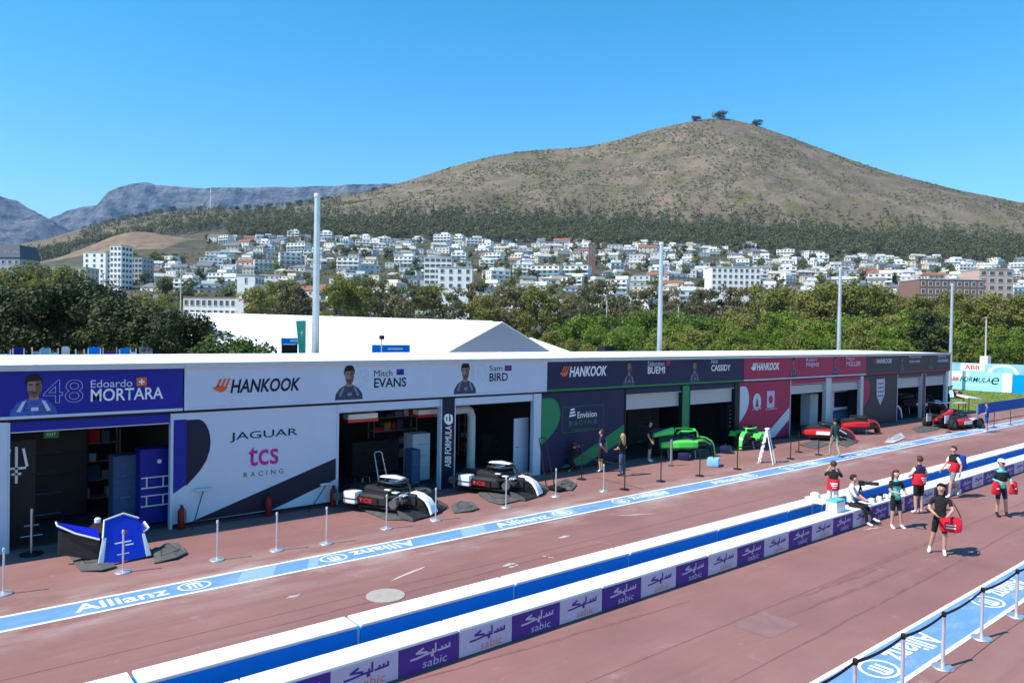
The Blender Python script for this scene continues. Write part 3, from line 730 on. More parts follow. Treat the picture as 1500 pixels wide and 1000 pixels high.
def f():
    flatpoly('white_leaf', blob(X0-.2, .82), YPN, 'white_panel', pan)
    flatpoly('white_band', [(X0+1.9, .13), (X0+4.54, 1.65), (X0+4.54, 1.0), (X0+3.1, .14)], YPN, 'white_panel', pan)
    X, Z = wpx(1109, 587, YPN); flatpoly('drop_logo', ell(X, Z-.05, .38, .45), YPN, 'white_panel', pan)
    flatpoly('drop_core', [(X-.16, Z-.3), (X+.16, Z-.3), (X, Z+.2)], YPN-.003, 'crimson', pan)
    X, Z = wpx(1129, 585, YPN); flatpoly('box_logo', [(X-.36, Z-.42), (X+.36, Z-.42), (X+.36, Z+.45), (X-.36, Z+.45)], YPN, 'lilac', pan)
    flatpoly('box_core', ell(X, Z, .2, .22), YPN-.003, 'crimson', pan)
    wtext(pan, 'ABT', 'white_panel', (1102, 597, 1116, 600), YPN); wtext(pan, 'CUPRA', 'white_panel', (1122, 597, 1138, 600), YPN)
world_children(pan, off, f); GAR.append((g, off, bays))

# module 4: charcoal
X0 = X00+3*MODW
g, ban, pan, colo, off, bays = garage(4, 'team garage with charcoal fascia, thin red line and white shield', X0, 'charcoal', 'charcoal', 'crimson', 'maroon', 'light_grey', 'charcoal', 2.25)
def f():
    tyre_logo(ban, (1278, 525, 1307, 532), YB, 'pale_ink', 'crimson')
    portrait(ban, 1322, 520, .7, YB, 'photo_suit'); portrait(ban, 1364, 520, .7, YB, 'photo_suit')
    wtext(ban, 'Maximilian', 'pale_ink', (1332, 520, 1350, 524), YB); wtext(ban, 'GÜNTHER', 'pale_ink', (1332, 527, 1348, 531), YB, bold=.02)
    wtext(ban, 'Jake', 'pale_ink', (1374, 520, 1386, 524), YB); wtext(ban, 'HUGHES', 'pale_ink', (1374, 526, 1389, 530), YB, bold=.02)
world_children(ban, off, f)
def f():
    flatpoly('red_leaf', blob(X0-.22, .9), YPN, 'crimson', pan)
    X, Z = wpx(1290, 572, YPN)
    flatpoly('shield', [(X-.6, Z+.75), (X+.6, Z+.75), (X+.55, Z-.3), (X, Z-.95), (X-.55, Z-.3)], YPN, 'lilac', pan)
    for r in range(4):
        for c in range(3): flatpoly('shield_cell', [(X-.4+.28*c, Z+.5-.26*r), (X-.18+.28*c, Z+.5-.26*r), (X-.18+.28*c, Z+.42-.26*r), (X-.4+.28*c, Z+.42-.26*r)], YPN-.003, 'charcoal', pan)
world_children(pan, off, f); GAR.append((g, off, bays))
# ------------------------------------------------------------------ concrete block barriers between pit lane and track
def sab_glyph(mat_, w, h, T, parent):
    """the four joined arabic letters of the word, drawn as strokes"""
    mb = MB(); t = .022*w/1.0; cnt = [0]
    def st(pts, k=1.0):
        for a, b in zip(pts, pts[1:]):
            a = Vector((a[0]*w, a[1]*h)); b = Vector((b[0]*w, b[1]*h)); d = (b-a).normalized()*t*k; n = Vector((-d.y, d.x)); cnt[0] += 1; e_ = cnt[0]*.0004
            mb.add([T @ Vector((*(a-d*.8+n), e_)), T @ Vector((*(a-d*.8-n), e_)), T @ Vector((*(b+d*.8-n), e_)), T @ Vector((*(b+d*.8+n), e_))], [(0, 1, 2, 3)])
    st([(0, .08), (.16, .10), (.40, .22), (.52, .24)]); st([(.40, .22), (.40, .40), (.14, .52), (.30, .78)], 1.1)
    st([(.52, .24), (.56, .24), (.56, .46)]); st([(.56, .24), (.63, .25), (.63, .92)]); st([(.70, .26), (.80, .28), (.80, .50)]); st([(.80, .28), (.90, .30), (.90, .52)]); st([(.90, .30), (1.0, .33), (1.0, .60)])
    st([(.53, .02), (.55, .04)], 1.6)
    return mb.build('lettering', mat_, parent)
mat('sab_orange', (.62, .22, .14), .5)
BL = 3.48
def dashes(parent, xs, y, z):
    mb = MB()
    for x in xs:
        for i in range(8):
            if i == 3: continue
            mb.add([(x-.22+.055*i, y-.02, z), (x-.19+.055*i, y-.02, z), (x-.19+.055*i, y+.025, z), (x-.22+.055*i, y+.025, z)], [(0, 1, 2, 3)])
    stuff(mb.build('faded_print', 'faded_ink', parent))
mat('faded_ink', (.62, .63, .66), .6)
def barrier_near(k):
    x0 = 7.22+BL*(k-3)
    root = thing('barrier_block', 'low barrier block with white top, '+('two purple panels around a lilac one' if k % 2 == 0 else 'two lilac panels around a purple one'), 'barrier', (x0+BL/2, 10.2, 0), 0, 'white topped blocks with printed panels')
    hw = BL/2-.012
    mb = MB(); mb.bbox(-hw, hw, -.235, .25, .0, .445, .015); mb.build('block', 'concrete', root)
    mb = MB(); mb.bbox(-hw, hw, -.245, .26, .448, .50, .014); cap = mb.build('white_cap', 'white_paint', root)
    for j in range(3):
        xa = -BL/2+BL/3*j+.006; xb = xa+BL/3-.012
        xa = max(xa, -hw+.002); xb = min(xb, hw-.002)
        dark = (k*3+j) % 2 == 0
        mb = MB(); mb.box(xa, xb, -.255, -.237, .02, .447); p = mb.build('printed_panel', 'purple' if dark else 'lilac', root)
        T = Matrix(((1, 0, 0, xa+.22), (0, 0, -1, -.258), (0, 1, 0, .225), (0, 0, 0, 1)))
        sab_glyph('lilac' if dark else 'purple', .74, .19, T, p)
        T = Matrix(((1, 0, 0, xa+.44), (0, 0, -1, -.258), (0, 1, 0, .055), (0, 0, 0, 1)))
        fit_text('sabic', 'lilac' if dark else 'sab_orange', T, .48, .13, p, italic=.1)
    if k < 9:
        dashes(cap, (-1.0, .1, 1.1), 0, .5025)
    return root
def barrier_far(k):
    x0 = 6.1+BL*(k-3)
    root = thing('barrier_block', 'long low barrier block with white top and plain blue side', 'barrier', (x0+BL/2, 11.56, 0), 0, 'white topped blue barrier blocks')
    hw = BL/2-.03
    mb = MB(); mb.bbox(-hw, hw, -.25, .24, .0, .365, .02); mb.build('block', 'barrier_blue', root)
    mb = MB(); mb.bbox(-hw, hw, -.262, .25, .368, .425, .02); cap = mb.build('white_cap', 'white_paint', root)
    if k < 8:
        dashes(cap, (-1.1, 0, 1.1), 0, .4275)
    if k > 0:
        mb = MB(); mb.box(-hw-.055, -hw-.006, -.22, .2, 0, .33); mb.build('joint_strap', 'cyan_print', root)
    return root
for k in range(0, 24):
    barrier_near(k); barrier_far(k)

# ------------------------------------------------------------------ queue posts
def stanchion(kind, belt=None):
    root = thing('queue_post', {'steel': 'slim silver queue post without belt standing by the garages', 'black': 'black queue post with heavy round base by the garages', 'big': 'silver queue post with black belt along the track edge'}[kind], 'queue post', (0, 0, 0), 0, {'steel': 'silver posts along the garages', 'black': 'black posts along the garages', 'big': 'belted posts beside the track'}[kind])
    m = 'alu' if kind != 'black' else 'black'; pr_ = .03 if kind == 'big' else .02
    mb = MB(); mb.lathe([(.17, 0), (.175, .012), (.165, .03), (.06, .045), (.03, .05)], 20); mb.build('base', m if kind != 'big' else 'galv', root, True)
    mb = MB(); mb.lathe([(pr_, .046), (pr_, .86)], 12); mb.build('post', m, root, True)
    mb = MB(); mb.lathe([(pr_+.004, .862), (pr_+.007, .87), (pr_+.007, .93), (pr_, .945)], 12); mb.build('head', 'black' if kind != 'steel' else 'light_grey', root, True)
    if belt:
        mb = MB(); n = 8; vs = []
        for i in range(n+1):
            t = i/n; p = Vector((belt[0]*t, belt[1]*t)); sag = -.05*4*t*(1-t)
            vs += [(p.x, p.y, .875+sag), (p.x, p.y, .922+sag), ]
        nrm = Vector((-belt[1], belt[0])).normalized()*.003
        for s in (-1, 1):
            mb.add([(x+nrm.x*s, y+nrm.y*s, z) for x, y, z in vs], [(2*i, 2*i+2, 2*i+3, 2*i+1) for i in range(n)])
        mb.build('belt', 'black', root)
    return root
sp = [(5, 870), (180, 838), (318, 820), (405, 806), (478, 796), (566, 774), (638, 762), (741, 743), (814, 727), (884, 719)]
proto = stanchion('steel')
for i, (x, y) in enumerate(sp):
    o = proto if i == 0 else copy_tree(proto); p = gp(x, y); o.location = (p.x, p.y, .001); o.rotation_euler.z = i*.7
    o['label'] = 'slim silver queue post '+['standing before the white column of the blue garage', 'right before the blue car nose', 'before the extinguisher under the blue strip', 'before the start of the black diagonal band', 'before the white door post', 'beside the dark floor piece of the first white car', 'right at the first white car nose', 'before the second white car body', 'right at the second white car nose', 'standing near the blond woman'][i]
# black posts, some joined by a belt
bl = [(852, 702), (915, 717), (968, 705), (1025, 697), (1080, 687), (1158, 672), (1199, 666), (1170, 662), (1390, 633), (1412, 630), (1456, 626), (1480, 622)]
pos = [gp(x, y) for x, y in bl]
for i, p in enumerate(pos):
    nx = pos[i+1] if i+1 < len(pos) and i in (0, 4, 5, 8) else None
    o = stanchion('black', (nx-p) if nx is not None else None); o.location = (p.x, p.y, .001)
    o['label'] = 'black queue post '+['joined by belt to a post beside the crouching photographer', 'between the blond woman and the marking', 'before the dark navy doorway', 'before the green car', 'before the navy crate, with belt', 'between ladder and walking man, with belt', 'beside the walking man', 'behind the walking man', 'beside the last red car, with belt', 'before the wheeled red and white car', 'under the blue board fence, next to the blue shirt', 'under the far part of the blue board fence'][i]
rp = [(9.0, 4.86), (10.46, 4.84), (11.95, 4.8), (13.46, 4.77), (15.35, 4.8), (17.14, 4.76), (19.0, 4.78), (20.9, 4.77)]
for i, (x, y) in enumerate(rp):
    nx = rp[i+1] if i+1 < len(rp) else None
    o = stanchion('big', (nx[0]-x, nx[1]-y) if nx else None); o.location = (x, y, .001)
    if not nx: o['label'] = 'silver queue post at the far end of the track edge belt'; 

# ------------------------------------------------------------------ race car bodies on the pavement
def rrect(cx, cz, w, h, y, r=.3):
    """8-point rounded section"""
    a, b = w/2, h/2; ra, rb = a*r, b*r
    return [(cx-a+ra, y, cz-b), (cx+a-ra, y, cz-b), (cx+a, y, cz-b+rb), (cx+a, y, cz+b-rb), (cx+a-ra, y, cz+b), (cx-a+ra, y, cz+b), (cx-a, y, cz+b-rb), (cx-a, y, cz-b+rb)]
def car_body(label, loc, rotz, main, second, accent, cat='race car', wheels=False, lift=.12, word=None, wordm='white_gloss', nosew=(.42, .5), wing=True, nose_h=.62, group=None, marks=False, podm=None, engm=None, halom=None, fin=True, scale=1.0, hz=.93, pod_white=False):
    t = thing('race_car', label, cat, loc, rotz, group)
    z = lift; t.scale = (scale,)*3
    mb = MB()
    mb.loft([rrect(0, z+.36, .62, .50, 1.75), rrect(0, z+.38, .74, .60, 1.1), rrect(0, z+.36, .78, .56, .4), rrect(0, z+.34, .70, .48, -.2), rrect(0, z+.34, .54, .42, -.75)]); ch = mb.build('chassis', 'carbon', t, True)
    # cockpit rim and seat
    mb = MB(); mb.tube([(.25*math.cos(a), .35+.55*math.sin(a), z+.66) for a in [k*math.pi/8 for k in range(17)]], .05, 8); mb.build('cockpit_rim', second, ch, True)
    mb = MB(); mb.bbox(-.17, .17, .55, .8, z+.60, z+.84, .05); mb.build('headrest', 'black', ch)
    # engine cover with fin
    mb = MB(); mb.loft([rrect(0, z+.86, .30, .40, .92, .5), rrect(0, z+.80, .34, .34, 1.3, .5), rrect(0, z+.66, .24, .20, 1.95, .5)]); ec = mb.build('engine_cover', engm or main, t, True) if fin else None
    if fin: mb = MB(); mb.prism([(1.0, z+1.0), (1.95, z+1.02), (2.0, z+.72), (1.2, z+.85)], -.012, .012, T=Matrix(((0, 1, 0, 0), (1, 0, 0, 0), (0, 0, 1, 0), (0, 0, 0, 1)))); mb.build('shark_fin', second, ec)
    # halo
    pts = [(0, -.42, z+.55), (0, -.36, z+hz-.13), (0, -.25, z+hz)]
    mb = MB(); mb.tube(pts, [.05, .04, .035], 8)
    hoop = [(.36*math.sin(a), -.25+.95*(1-math.cos(a))/2*1.15, z+hz+.03*math.sin(a)-(.16 if abs(a) > 2.4 else 0)) for a in [(-150+300*k/16)*math.pi/180 for k in range(17)]]
    mb.tube(hoop, .042, 8); mb.build('halo', halom or accent, t, True)
    # nose: curved cone that drops to the ground, dark flanks, pale edge stripes
    wt, wb = nosew; y0, y1 = -.55, -1.32; zt = z+nose_h; zb = .05
    prof_n = [(-.50, zt, .46), (-.80, zt-.05, .44), (-1.08, zt-.20, .36), (-1.24, zt-.42, .2), (-1.32, .10, .06)]
    secs = []
    for q, (yy, zz, hh) in enumerate(prof_n):
        w_ = wt+(wb-wt)*q/4; a_ = w_/2
        secs.append([(-a_, yy+.12, zz-hh), (a_, yy+.12, zz-hh), (a_, yy+.02, zz-.04), (a_*.86, yy, zz), (-a_*.86, yy, zz), (-a_, yy+.02, zz-.04)])
    mb = MB(); mb.loft(secs); no = mb.build('nose_cone', main, t, True)
    for s in (-1, 1):
        mb = MB(); n5 = len(prof_n); vs = []
        for q, (yy, zz, hh) in enumerate(prof_n):
            a_ = (wt+(wb-wt)*q/4)/2*s; o_ = .05*s*(1-q*.15)
            vs += [(a_+.004*s, yy+.05, zz-.05), (a_+o_, yy+.14, zz-.09), (a_+o_, yy+.16, zz-hh), (a_+.004*s, yy+.14, zz-hh)]
        fs = []
        for q in range(n5-1):
            for e_ in range(4): fs.append((q*4+e_, q*4+(e_+1) % 4, q*4+4+(e_+1) % 4, q*4+4+e_))
        fs += [(0, 1, 2, 3), tuple((n5-1)*4+e_ for e_ in range(4))[::-1]]
        mb.add(vs, fs); mb.build('nose_flank', second, no)
    # side pods
    for s in (-1, 1):
        mb = MB(); mb.loft([rrect(s*.60, z+.30, .38, .34, -.05, .4), rrect(s*.66, z+.33, .46, .42, .35, .4), rrect(s*.62, z+.31, .42, .38, 1.1, .4), rrect(s*.48, z+.26, .26, .26, 1.75, .4)]); sp_ = mb.build('side_pod', podm or (main if not wheels else second), t, True)
        mb = MB(); mb.box(s*.9-.012, s*.9+.012, .25, 1.0, z+.22, z+.42); mb.build('sponsor_plate', 'black_gloss' if second == 'black_gloss' else accent, sp_)
        if second == 'black_gloss' and not wheels:
            T = Matrix(((0, 0, s, s*.918), (s, 0, 0, .3 if s > 0 else .95), (0, 1, 0, z+.25), (0, 0, 0, 1))); fit_text('TCS', 'red_gloss', T, .5, .14, sp_, bold=.03)
        # swept white fender over the front suspension
        mb = MB(); mb.loft([[(s*.48, -.62, z+.34), (s*.85, -.66, z+.30), (s*.87, -.66, z+.36), (s*.48, -.62, z+.40)], [(s*.44, -.30, z+.46), (s*.88, -.32, z+.50), (s*.90, -.32, z+.57), (s*.44, -.30, z+.53)], [(s*.48, .02, z+.42), (s*.86, .02, z+.44), (s*.88, .02, z+.50), (s*.48, .02, z+.48)]]); mb.build('front_fender', 'carbon' if pod_white else accent, t, True)
        for yy in (-.55, -.2):
            mb = MB(); mb.tube([(s*.2, yy, z+.38), (s*.8, yy-.05, z+.30)], .016, 6); mb.build('wishbone', 'carbon', t)
        if wing:
            mb = MB()
            pl = [(s*.30, -1.30, .05), (s*.95, -1.18, .04), (s*1.02, -.72, .10), (s*.88, -.55, .22), (s*.5, -.75, .20), (s*.28, -1.0, .12)]
            q = [(x, y, zz+.025) for x, y, zz in pl]; n = len(pl)
            mb.add(pl+q, [tuple(range(n))[::-1], tuple(range(n, 2*n))]+[(i, (i+1) % n, n+(i+1) % n, n+i) for i in range(n)]); fw = mb.build('front_wing', 'carbon', t)
            mb = MB(); mb.prism([(-1.2, .03), (-.68, .07), (-.60, .30), (-.78, .27), (-1.16, .12)], s*1.0, s*1.03, T=Matrix(((0, 1, 0, 0), (1, 0, 0, 0), (0, 0, 1, 0), (0, 0, 0, 1)))); mb.build('end_plate', 'carbon_grey', fw)
    if pod_white:
        mb = MB(); mb.bbox(-1.02, -.60, 1.02, 1.50, .30, .72, .05); fb = mb.build('fender_block', 'white_gloss', t, True)
        mb = MB(); mb.box(-1.04, -.58, 1.0, 1.52, .47, .50); mb.build('black_line', 'black_gloss', fb)
        mb = MB(); mb.loft([rrect(0, z+1.0, .26, .05, -.12, .5), rrect(0, z+1.03, .42, .09, .30, .5), rrect(0, z+1.0, .32, .06, .7, .5)]); mb.build('airbox', 'white_gloss', t, True)
        for k in range(3): mb = MB(); mb.bbox(-.52, -.30-.05*k, -.5+.28*k, -.30+.28*k, z+.50+.07*k, z+.54+.07*k, .012); mb.build('aero_blade', 'white_gloss', t)
        mb = MB(); mb.tube([(.3, .9, z+.62), (.75, 1.2, z+.66), (1.15, 1.1, z+.6)], .03, 6); mb.build('push_rod', 'carbon', t)
        mb = MB(); mb.bbox(.9, 1.5, .85, 1.2, z+.55, z+.63, .03); mb.build('rear_duct', 'white_gloss', t)
    if pod_white:
        t.scale = (.94, .95, .86)
        for s in (-1, 1):                                  # bare suspension, ducts and loose blades where covers are off
            for (ya, yb, za, zc) in ((-.60, -.42, .44, .34), (-.30, -.42, .44, .36), (-.45, -.40, .60, .50), (1.5, 1.72, .46, .34), (1.9, 1.74, .44, .34)):
                mb = MB(); mb.tube([(s*.22, ya, z+za), (s*.98, yb, z+zc)], .014, 6); mb.build('wishbone', 'alu' if za > .5 else 'carbon', t)
            mb = MB(); mb.tube([(s*.90, -.42, z+.34), (s*1.02, -.42, z+.34)], .15, 16); mb.build('brake_duct', 'carbon_grey', t)
            mb = MB(); mb.tube([(s*.90, 1.73, z+.34), (s*1.02, 1.73, z+.34)], .15, 16); mb.build('brake_duct', 'carbon_grey', t)
            mb = MB(); mb.prism([(-1.28, .10), (-.95, .12), (-.82, .62), (-.98, .60)], s*.30, s*.325, T=Matrix(((0, 1, 0, 0), (1, 0, 0, 0), (0, 0, 1, 0), (0, 0, 0, 1)))); mb.build('turning_vane', 'black_gloss', t)
        for q in range(3): mb = MB(); mb.box(-.4, .4, 1.82+.06*q, 1.85+.06*q, z+.25+.14*q, z+.29+.14*q); mb.build('rear_blade', 'white_gloss' if q == 1 else 'carbon', t)
    # flat floor and rear diffuser
    mb = MB(); mb.prism([(-.80, -.35), (.80, -.35), (.85, 1.2), (.55, 1.9), (-.55, 1.9), (-.85, 1.2)], z+.08, z+.11, T=Matrix(((1, 0, 0, 0), (0, 0, 1, 0), (0, 1, 0, 0), (0, 0, 0, 1)))); mb.build('floor', 'carbon', t)
    if wheels:
        for (x, y) in ((-.80, -.62), (.80, -.62), (-.80, 2.0), (.80, 2.0)):
            r = .33; s = 1 if x > 0 else -1
            mb = MB(); n = 24; prof_ = [(.20, -.14), (.31, -.15), (.33, -.12), (.33, .12), (.31, .15), (.20, .14)]
            vs = []; fs = []
            for (rr, o_) in prof_:
                for k in range(n): a = 2*math.pi*k/n; vs.append((x+o_, y+rr*math.cos(a), .33+rr*math.sin(a)))
            for i in range(len(prof_)-1):
                for k in range(n): fs.append((i*n+k, i*n+(k+1) % n, (i+1)*n+(k+1) % n, (i+1)*n+k))
            mb.add(vs, fs); wh = mb.build('wheel', 'rubber', t, True)
            mb = MB(); mb.tube([(x-s*.10, y, .33), (x+s*.11, y, .33)], .2, 20); mb.build('rim', 'carbon_grey', wh)
        mb = MB(); mb.bbox(-.55, .55, 2.1, 2.4, .80, .86, .02); rw = mb.build('rear_wing', second, t)
        for s in (-1, 1): mb = MB(); mb.box(s*.55, s*.58, 2.0, 2.45, .4, .88); mb.build('end_plate', accent, rw)
    else:
        for yy in (-.1, 1.3):
            mb = MB()
            for s in (-1, 1): mb.tube([(s*.42, yy, 0), (s*.30, yy, z+.07)], .02, 6)
            mb.tube([(-.4, yy, z+.06), (.4, yy, z+.06)], .02, 6); mb.build('stand', 'galv', t)
    return t
def carloc(x, y, rotz, fwd=1.32):
    """put the nose tip of a body on the ground point seen at x, y"""
    p = gp(x, y); a = R(rotz); return (p.x - math.sin(a)*fwd, p.y + math.cos(a)*fwd, 0)
car_body('white and black race car body below the black door column', carloc(640, 755, 24), R(24), 'white_gloss', 'black_gloss', 'white_gloss', nosew=(.30, .42), nose_h=.60, lift=.14, podm='carbon', engm='carbon', fin=False, hz=.9, halom='carbon', pod_white=True)
car_body('white and black race car body beside the tall black trolley handle', carloc(795, 727, 24), R(24), 'white_gloss', 'black_gloss', 'white_gloss', nosew=(.30, .42), nose_h=.60, lift=.14, podm='carbon', engm='carbon', fin=False, hz=.9, halom='carbon', pod_white=True)
car_body('lime green race car body on a stand beside the green door column', carloc(1050, 668, 62), R(62), 'lime', 'navy', 'lime', nosew=(.34, .16), lift=.40, wing=False, podm='lime', engm='lime', scale=.92)
car_body('lime green race car nose and body behind the white step ladder', carloc(1082, 661, -75), R(-75), 'lime', 'carbon', 'lime', nosew=(.34, .16), lift=.40, wing=False, podm='lime', engm='carbon', fin=False, scale=.85, hz=.75)
car_body('bright red race car body with its nose toward the striped lane marking', carloc(1258, 646, 35), R(35), 'red_gloss', 'carbon', 'white_gloss', nosew=(.36, .46), lift=.16, podm='red_gloss', fin=False, halom='carbon', scale=.9, hz=.8)
car_body('red race car body lifted high beside the charcoal panel', carloc(1292, 634, 60), R(60), 'red_gloss', 'carbon', 'red_gloss', nosew=(.36, .45), lift=.34, wing=False, engm='carbon', fin=False, halom='carbon', scale=.85, hz=.8)
car_body('white and dark maroon race car standing under the maroon door column', carloc(1322, 613, 20), R(20), 'white_gloss', 'maroon', 'white_gloss', lift=.45, wing=False, podm='maroon', engm='carbon', halom='carbon')
car_body('white and maroon race car at the end of the garage row', carloc(1386, 607, 40), R(40), 'white_gloss', 'maroon', 'white_gloss', lift=.45, wing=False, podm='maroon', engm='carbon', halom='carbon')
car_body('red and white race car on wheels by the blue board fence', carloc(1424, 624, 78), R(78), 'red_gloss', 'carbon', 'white_gloss', wheels=True, lift=.1, podm='red_gloss', halom='carbon')
car_body('blue race car on wheels parked on the grass before the long board', (76, 27.0, .03), R(-62), 'sky_print', 'black_gloss', 'orange', wheels=True, lift=.1, halom='carbon')
# blue front body: broad nose shield, swept side wings with white edges, carbon behind
p = gp(184, 824); t = thing('car_front', 'royal blue car front with white edged nose shield and swept wings', 'car part', (p.x, p.y, 0), R(6))
def plate(pts, th_, name, m, parent, off=(0, .05, .0)):
    mb = MB(); n = len(pts); q = [(x+off[0], y+off[1], zz+off[2]) for x, y, zz in pts]
    mb.add(list(pts)+q, [tuple(range(n)), tuple(range(2*n-1, n-1, -1))]+[(i, n+i, n+(i+1) % n, (i+1) % n) for i in range(n)]); return mb.build(name, m, parent)
sh = plate([(-.58, 0, .04), (.55, .02, .05), (.47, .22, .55), (.40, .42, .88), (.10, .50, 1.02), (-.30, .44, .95), (-.40, .25, .60)], .05, 'nose_shield', 'blue_gloss', t)
mb = MB(); mb.tube([(-.42, .22, .60), (-.33, .43, .96), (.10, .49, 1.04), (.42, .41, .89)], .022, 7); mb.build('white_edge', 'white_gloss', sh, True)
for sx, pts in ((-1, [(-.59, -.015, .06), (-.46, .02, .08), (-.34, .23, .60), (-.42, .23, .60)]), (1, [(.46, .0, .06), (.57, .01, .06), (.49, .21, .55), (.43, .21, .55)])):
    plate(pts, .02, 'side_print', 'white_gloss', sh, (0, .02, 0))
for (x0, x1, z0, z1, m) in ((-.18, .18, .43, .455, 'white_gloss'), (.04, .22, .36, .385, 'white_gloss'), (-.16, .10, .19, .21, 'pale_ink'), (.07, .13, .62, .68, 'crimson')):
    plate([(x0, .44*z0-.012, z0), (x1, .44*z0-.012, z0), (x1, .44*z1-.012, z1), (x0, .44*z1-.012, z1)], .01, 'decal', m, sh, (0, .006, 0))
for sx in (-1, 1):
    k = 1 if sx < 0 else .42; dz = 0 if sx < 0 else .40
    w = plate([(sx*.45, .30, .58), (sx*(.45+.75*k), .75, .92-dz), (sx*(.45+.70*k), 1.1, .93-dz*.7), (sx*.40, .7, .72)], .04, 'swept_wing', 'blue_gloss', t, (0, 0, -.05))
    mb = MB(); mb.tube([(sx*.47, .28, .57), (sx*(.45+.45*k), .52, .74-dz*.5), (sx*(.45+.76*k), .74, .93-dz), (sx*(.45+.72*k), 1.0, .95-dz*.8)], .022, 6); mb.build('white_edge', 'white_gloss', w, True)
    plate([(sx*.46, .32, .08), (sx*(.46+.7*k), .80, .25), (sx*(.46+.7*k), .78, .80-dz), (sx*.46, .33, .52)], .04, 'dark_flank', 'carbon', t, (0, .08, 0))
mb = MB(); mb.loft([rrect(0, .42, .7, .6, .45), rrect(0, .40, .72, .55, 1.3), rrect(0, .38, .6, .5, 1.9)]); mb.build('chassis', 'carbon', t, True)
mb = MB(); mb.bbox(-.7, .7, 1.0, 1.9, .1, .13, .01); mb.build('floor', 'carbon', t)
for yy in (.7, 1.7):
    for sx in (-1, 1): mb = MB(); mb.tube([(sx*.35, yy, 0), (sx*.28, yy, .2)], .02, 6); mb.build('stand', 'galv', t)
mb = MB(); mb.lathe([(.02, 0), (.07, .02), (.07, .1), (.03, .13)], 12, (-.42, .6, .88)); mb.build('mirror', 'white_gloss', t, True)
# loose carbon floor pieces lying on the ground
def floor_piece(pts, label, h=.10, m='carbon_grey'):
    c = Vector((0, 0, 0))
    g = [gp(x, y) for x, y in pts]; c = sum(g, Vector((0, 0, 0)))/len(g)
    mb = MB(); n = len(g)
    area = sum(g[i].x*g[(i+1) % n].y-g[(i+1) % n].x*g[i].y for i in range(n))
    if area < 0: g = g[::-1]
    h *= .55
    # a warped thin carbon sheet: two rings and a centre, real thickness
    o1 = [(p.x-c.x, p.y-c.y, .008+h*((i*53) % 10)/10*(1 if i % 2 else .35)) for i, p in enumerate(g)]
    hi = [((p.x-c.x)*.55, (p.y-c.y)*.55, .03+h*(.25+.5*((i*37) % 10)/10)) for i, p in enumerate(g)]
    top = o1+hi+[(0, 0, .03+h*.4)]; m_ = len(top); th_ = .02
    fs = [(i, (i+1) % n, n+(i+1) % n, n+i) for i in range(n)]+[(n+i, n+(i+1) % n, 2*n) for i in range(n)]
    mb.add([(x, y, z+th_) for x, y, z in top]+top, fs+[tuple(q+m_ for q in f[::-1]) for f in fs]+[((i+1) % n, i, m_+i, m_+(i+1) % n) for i in range(n)])
    hi = [(x, y, z+th_) for x, y, z in hi]
    t = thing('floor_panel', label, 'car part', (c.x, c.y, 0))
    mb.build('shell', m, t)
    mb = MB()
    for i in range(n): mb.tube([hi[i], hi[(i+1) % n]], .010, 5)
    stuff(mb.build('rib', 'carbon', t))
    return t
floor_piece([(96, 812), (122, 802), (148, 812), (170, 832), (150, 838), (118, 837)], 'grey carbon floor piece leaning at the blue car nose, door side', .22)
floor_piece([(225, 812), (243, 797), (262, 803), (274, 812), (258, 820), (226, 826)], 'grey carbon floor piece at the blue car nose, panel side', .26)
floor_piece([(1170, 652), (1195, 645), (1215, 650), (1195, 658)], 'dark flat floor piece before the first crimson bay', .06)
floor_piece([(1335, 628), (1360, 620), (1385, 622), (1372, 630), (1345, 634)], 'dark flat floor piece before the maroon column', .06)
floor_piece([(526, 746), (545, 738), (585, 748), (604, 756), (598, 762), (565, 762)], 'dark carbon floor piece before the first white car body', .12)
floor_piece([(660, 745), (672, 735), (692, 740), (702, 746), (690, 750), (665, 752)], 'dark carbon floor piece behind the first white car nose', .2)
floor_piece([(700, 725), (715, 712), (762, 722), (765, 733), (735, 740), (715, 735)], 'dark carbon floor piece between the two white car bodies', .14)
floor_piece([(815, 708), (830, 704), (845, 711), (838, 719), (818, 718)], 'dark carbon floor piece behind the second white car nose', .16)
floor_piece([(1300, 643), (1320, 636), (1326, 642), (1310, 649), (1296, 648)], 'white and red tray of car parts on the ground', .16, 'white_gloss')
floor_piece([(1222, 648), (1245, 641), (1258, 646), (1240, 655)], 'dark floor piece under the bright red car', .12)
# blue covers by the green car
for (x, y, w, lab, m) in ((1045, 682, .7, 'light blue padded cover bag by the green car', 'sky_print'), (1003, 672, .9, 'navy padded cover bag under the green car', 'navy'), (1063, 663, .6, 'navy crate with white mark by the dark door', 'navy')):
    p = gp(x, y); t = thing('cover_bag', lab, 'bag', (p.x, p.y, 0), .5)
    mb = MB(); mb.bbox(-w/2, w/2, -.25, .25, .0, .34, .09); mb.build('body', m, t, True)
    mb = MB(); mb.box(-w*.3, -w*.05, -.262, -.252, .12, .24); mb.build('white_mark', 'white_gloss', t)
    mb = MB(); mb.tube([(-.15, 0, .33), (-.1, 0, .42), (.1, 0, .42), (.15, 0, .33)], .014, 6); mb.build('handle', 'black', t)
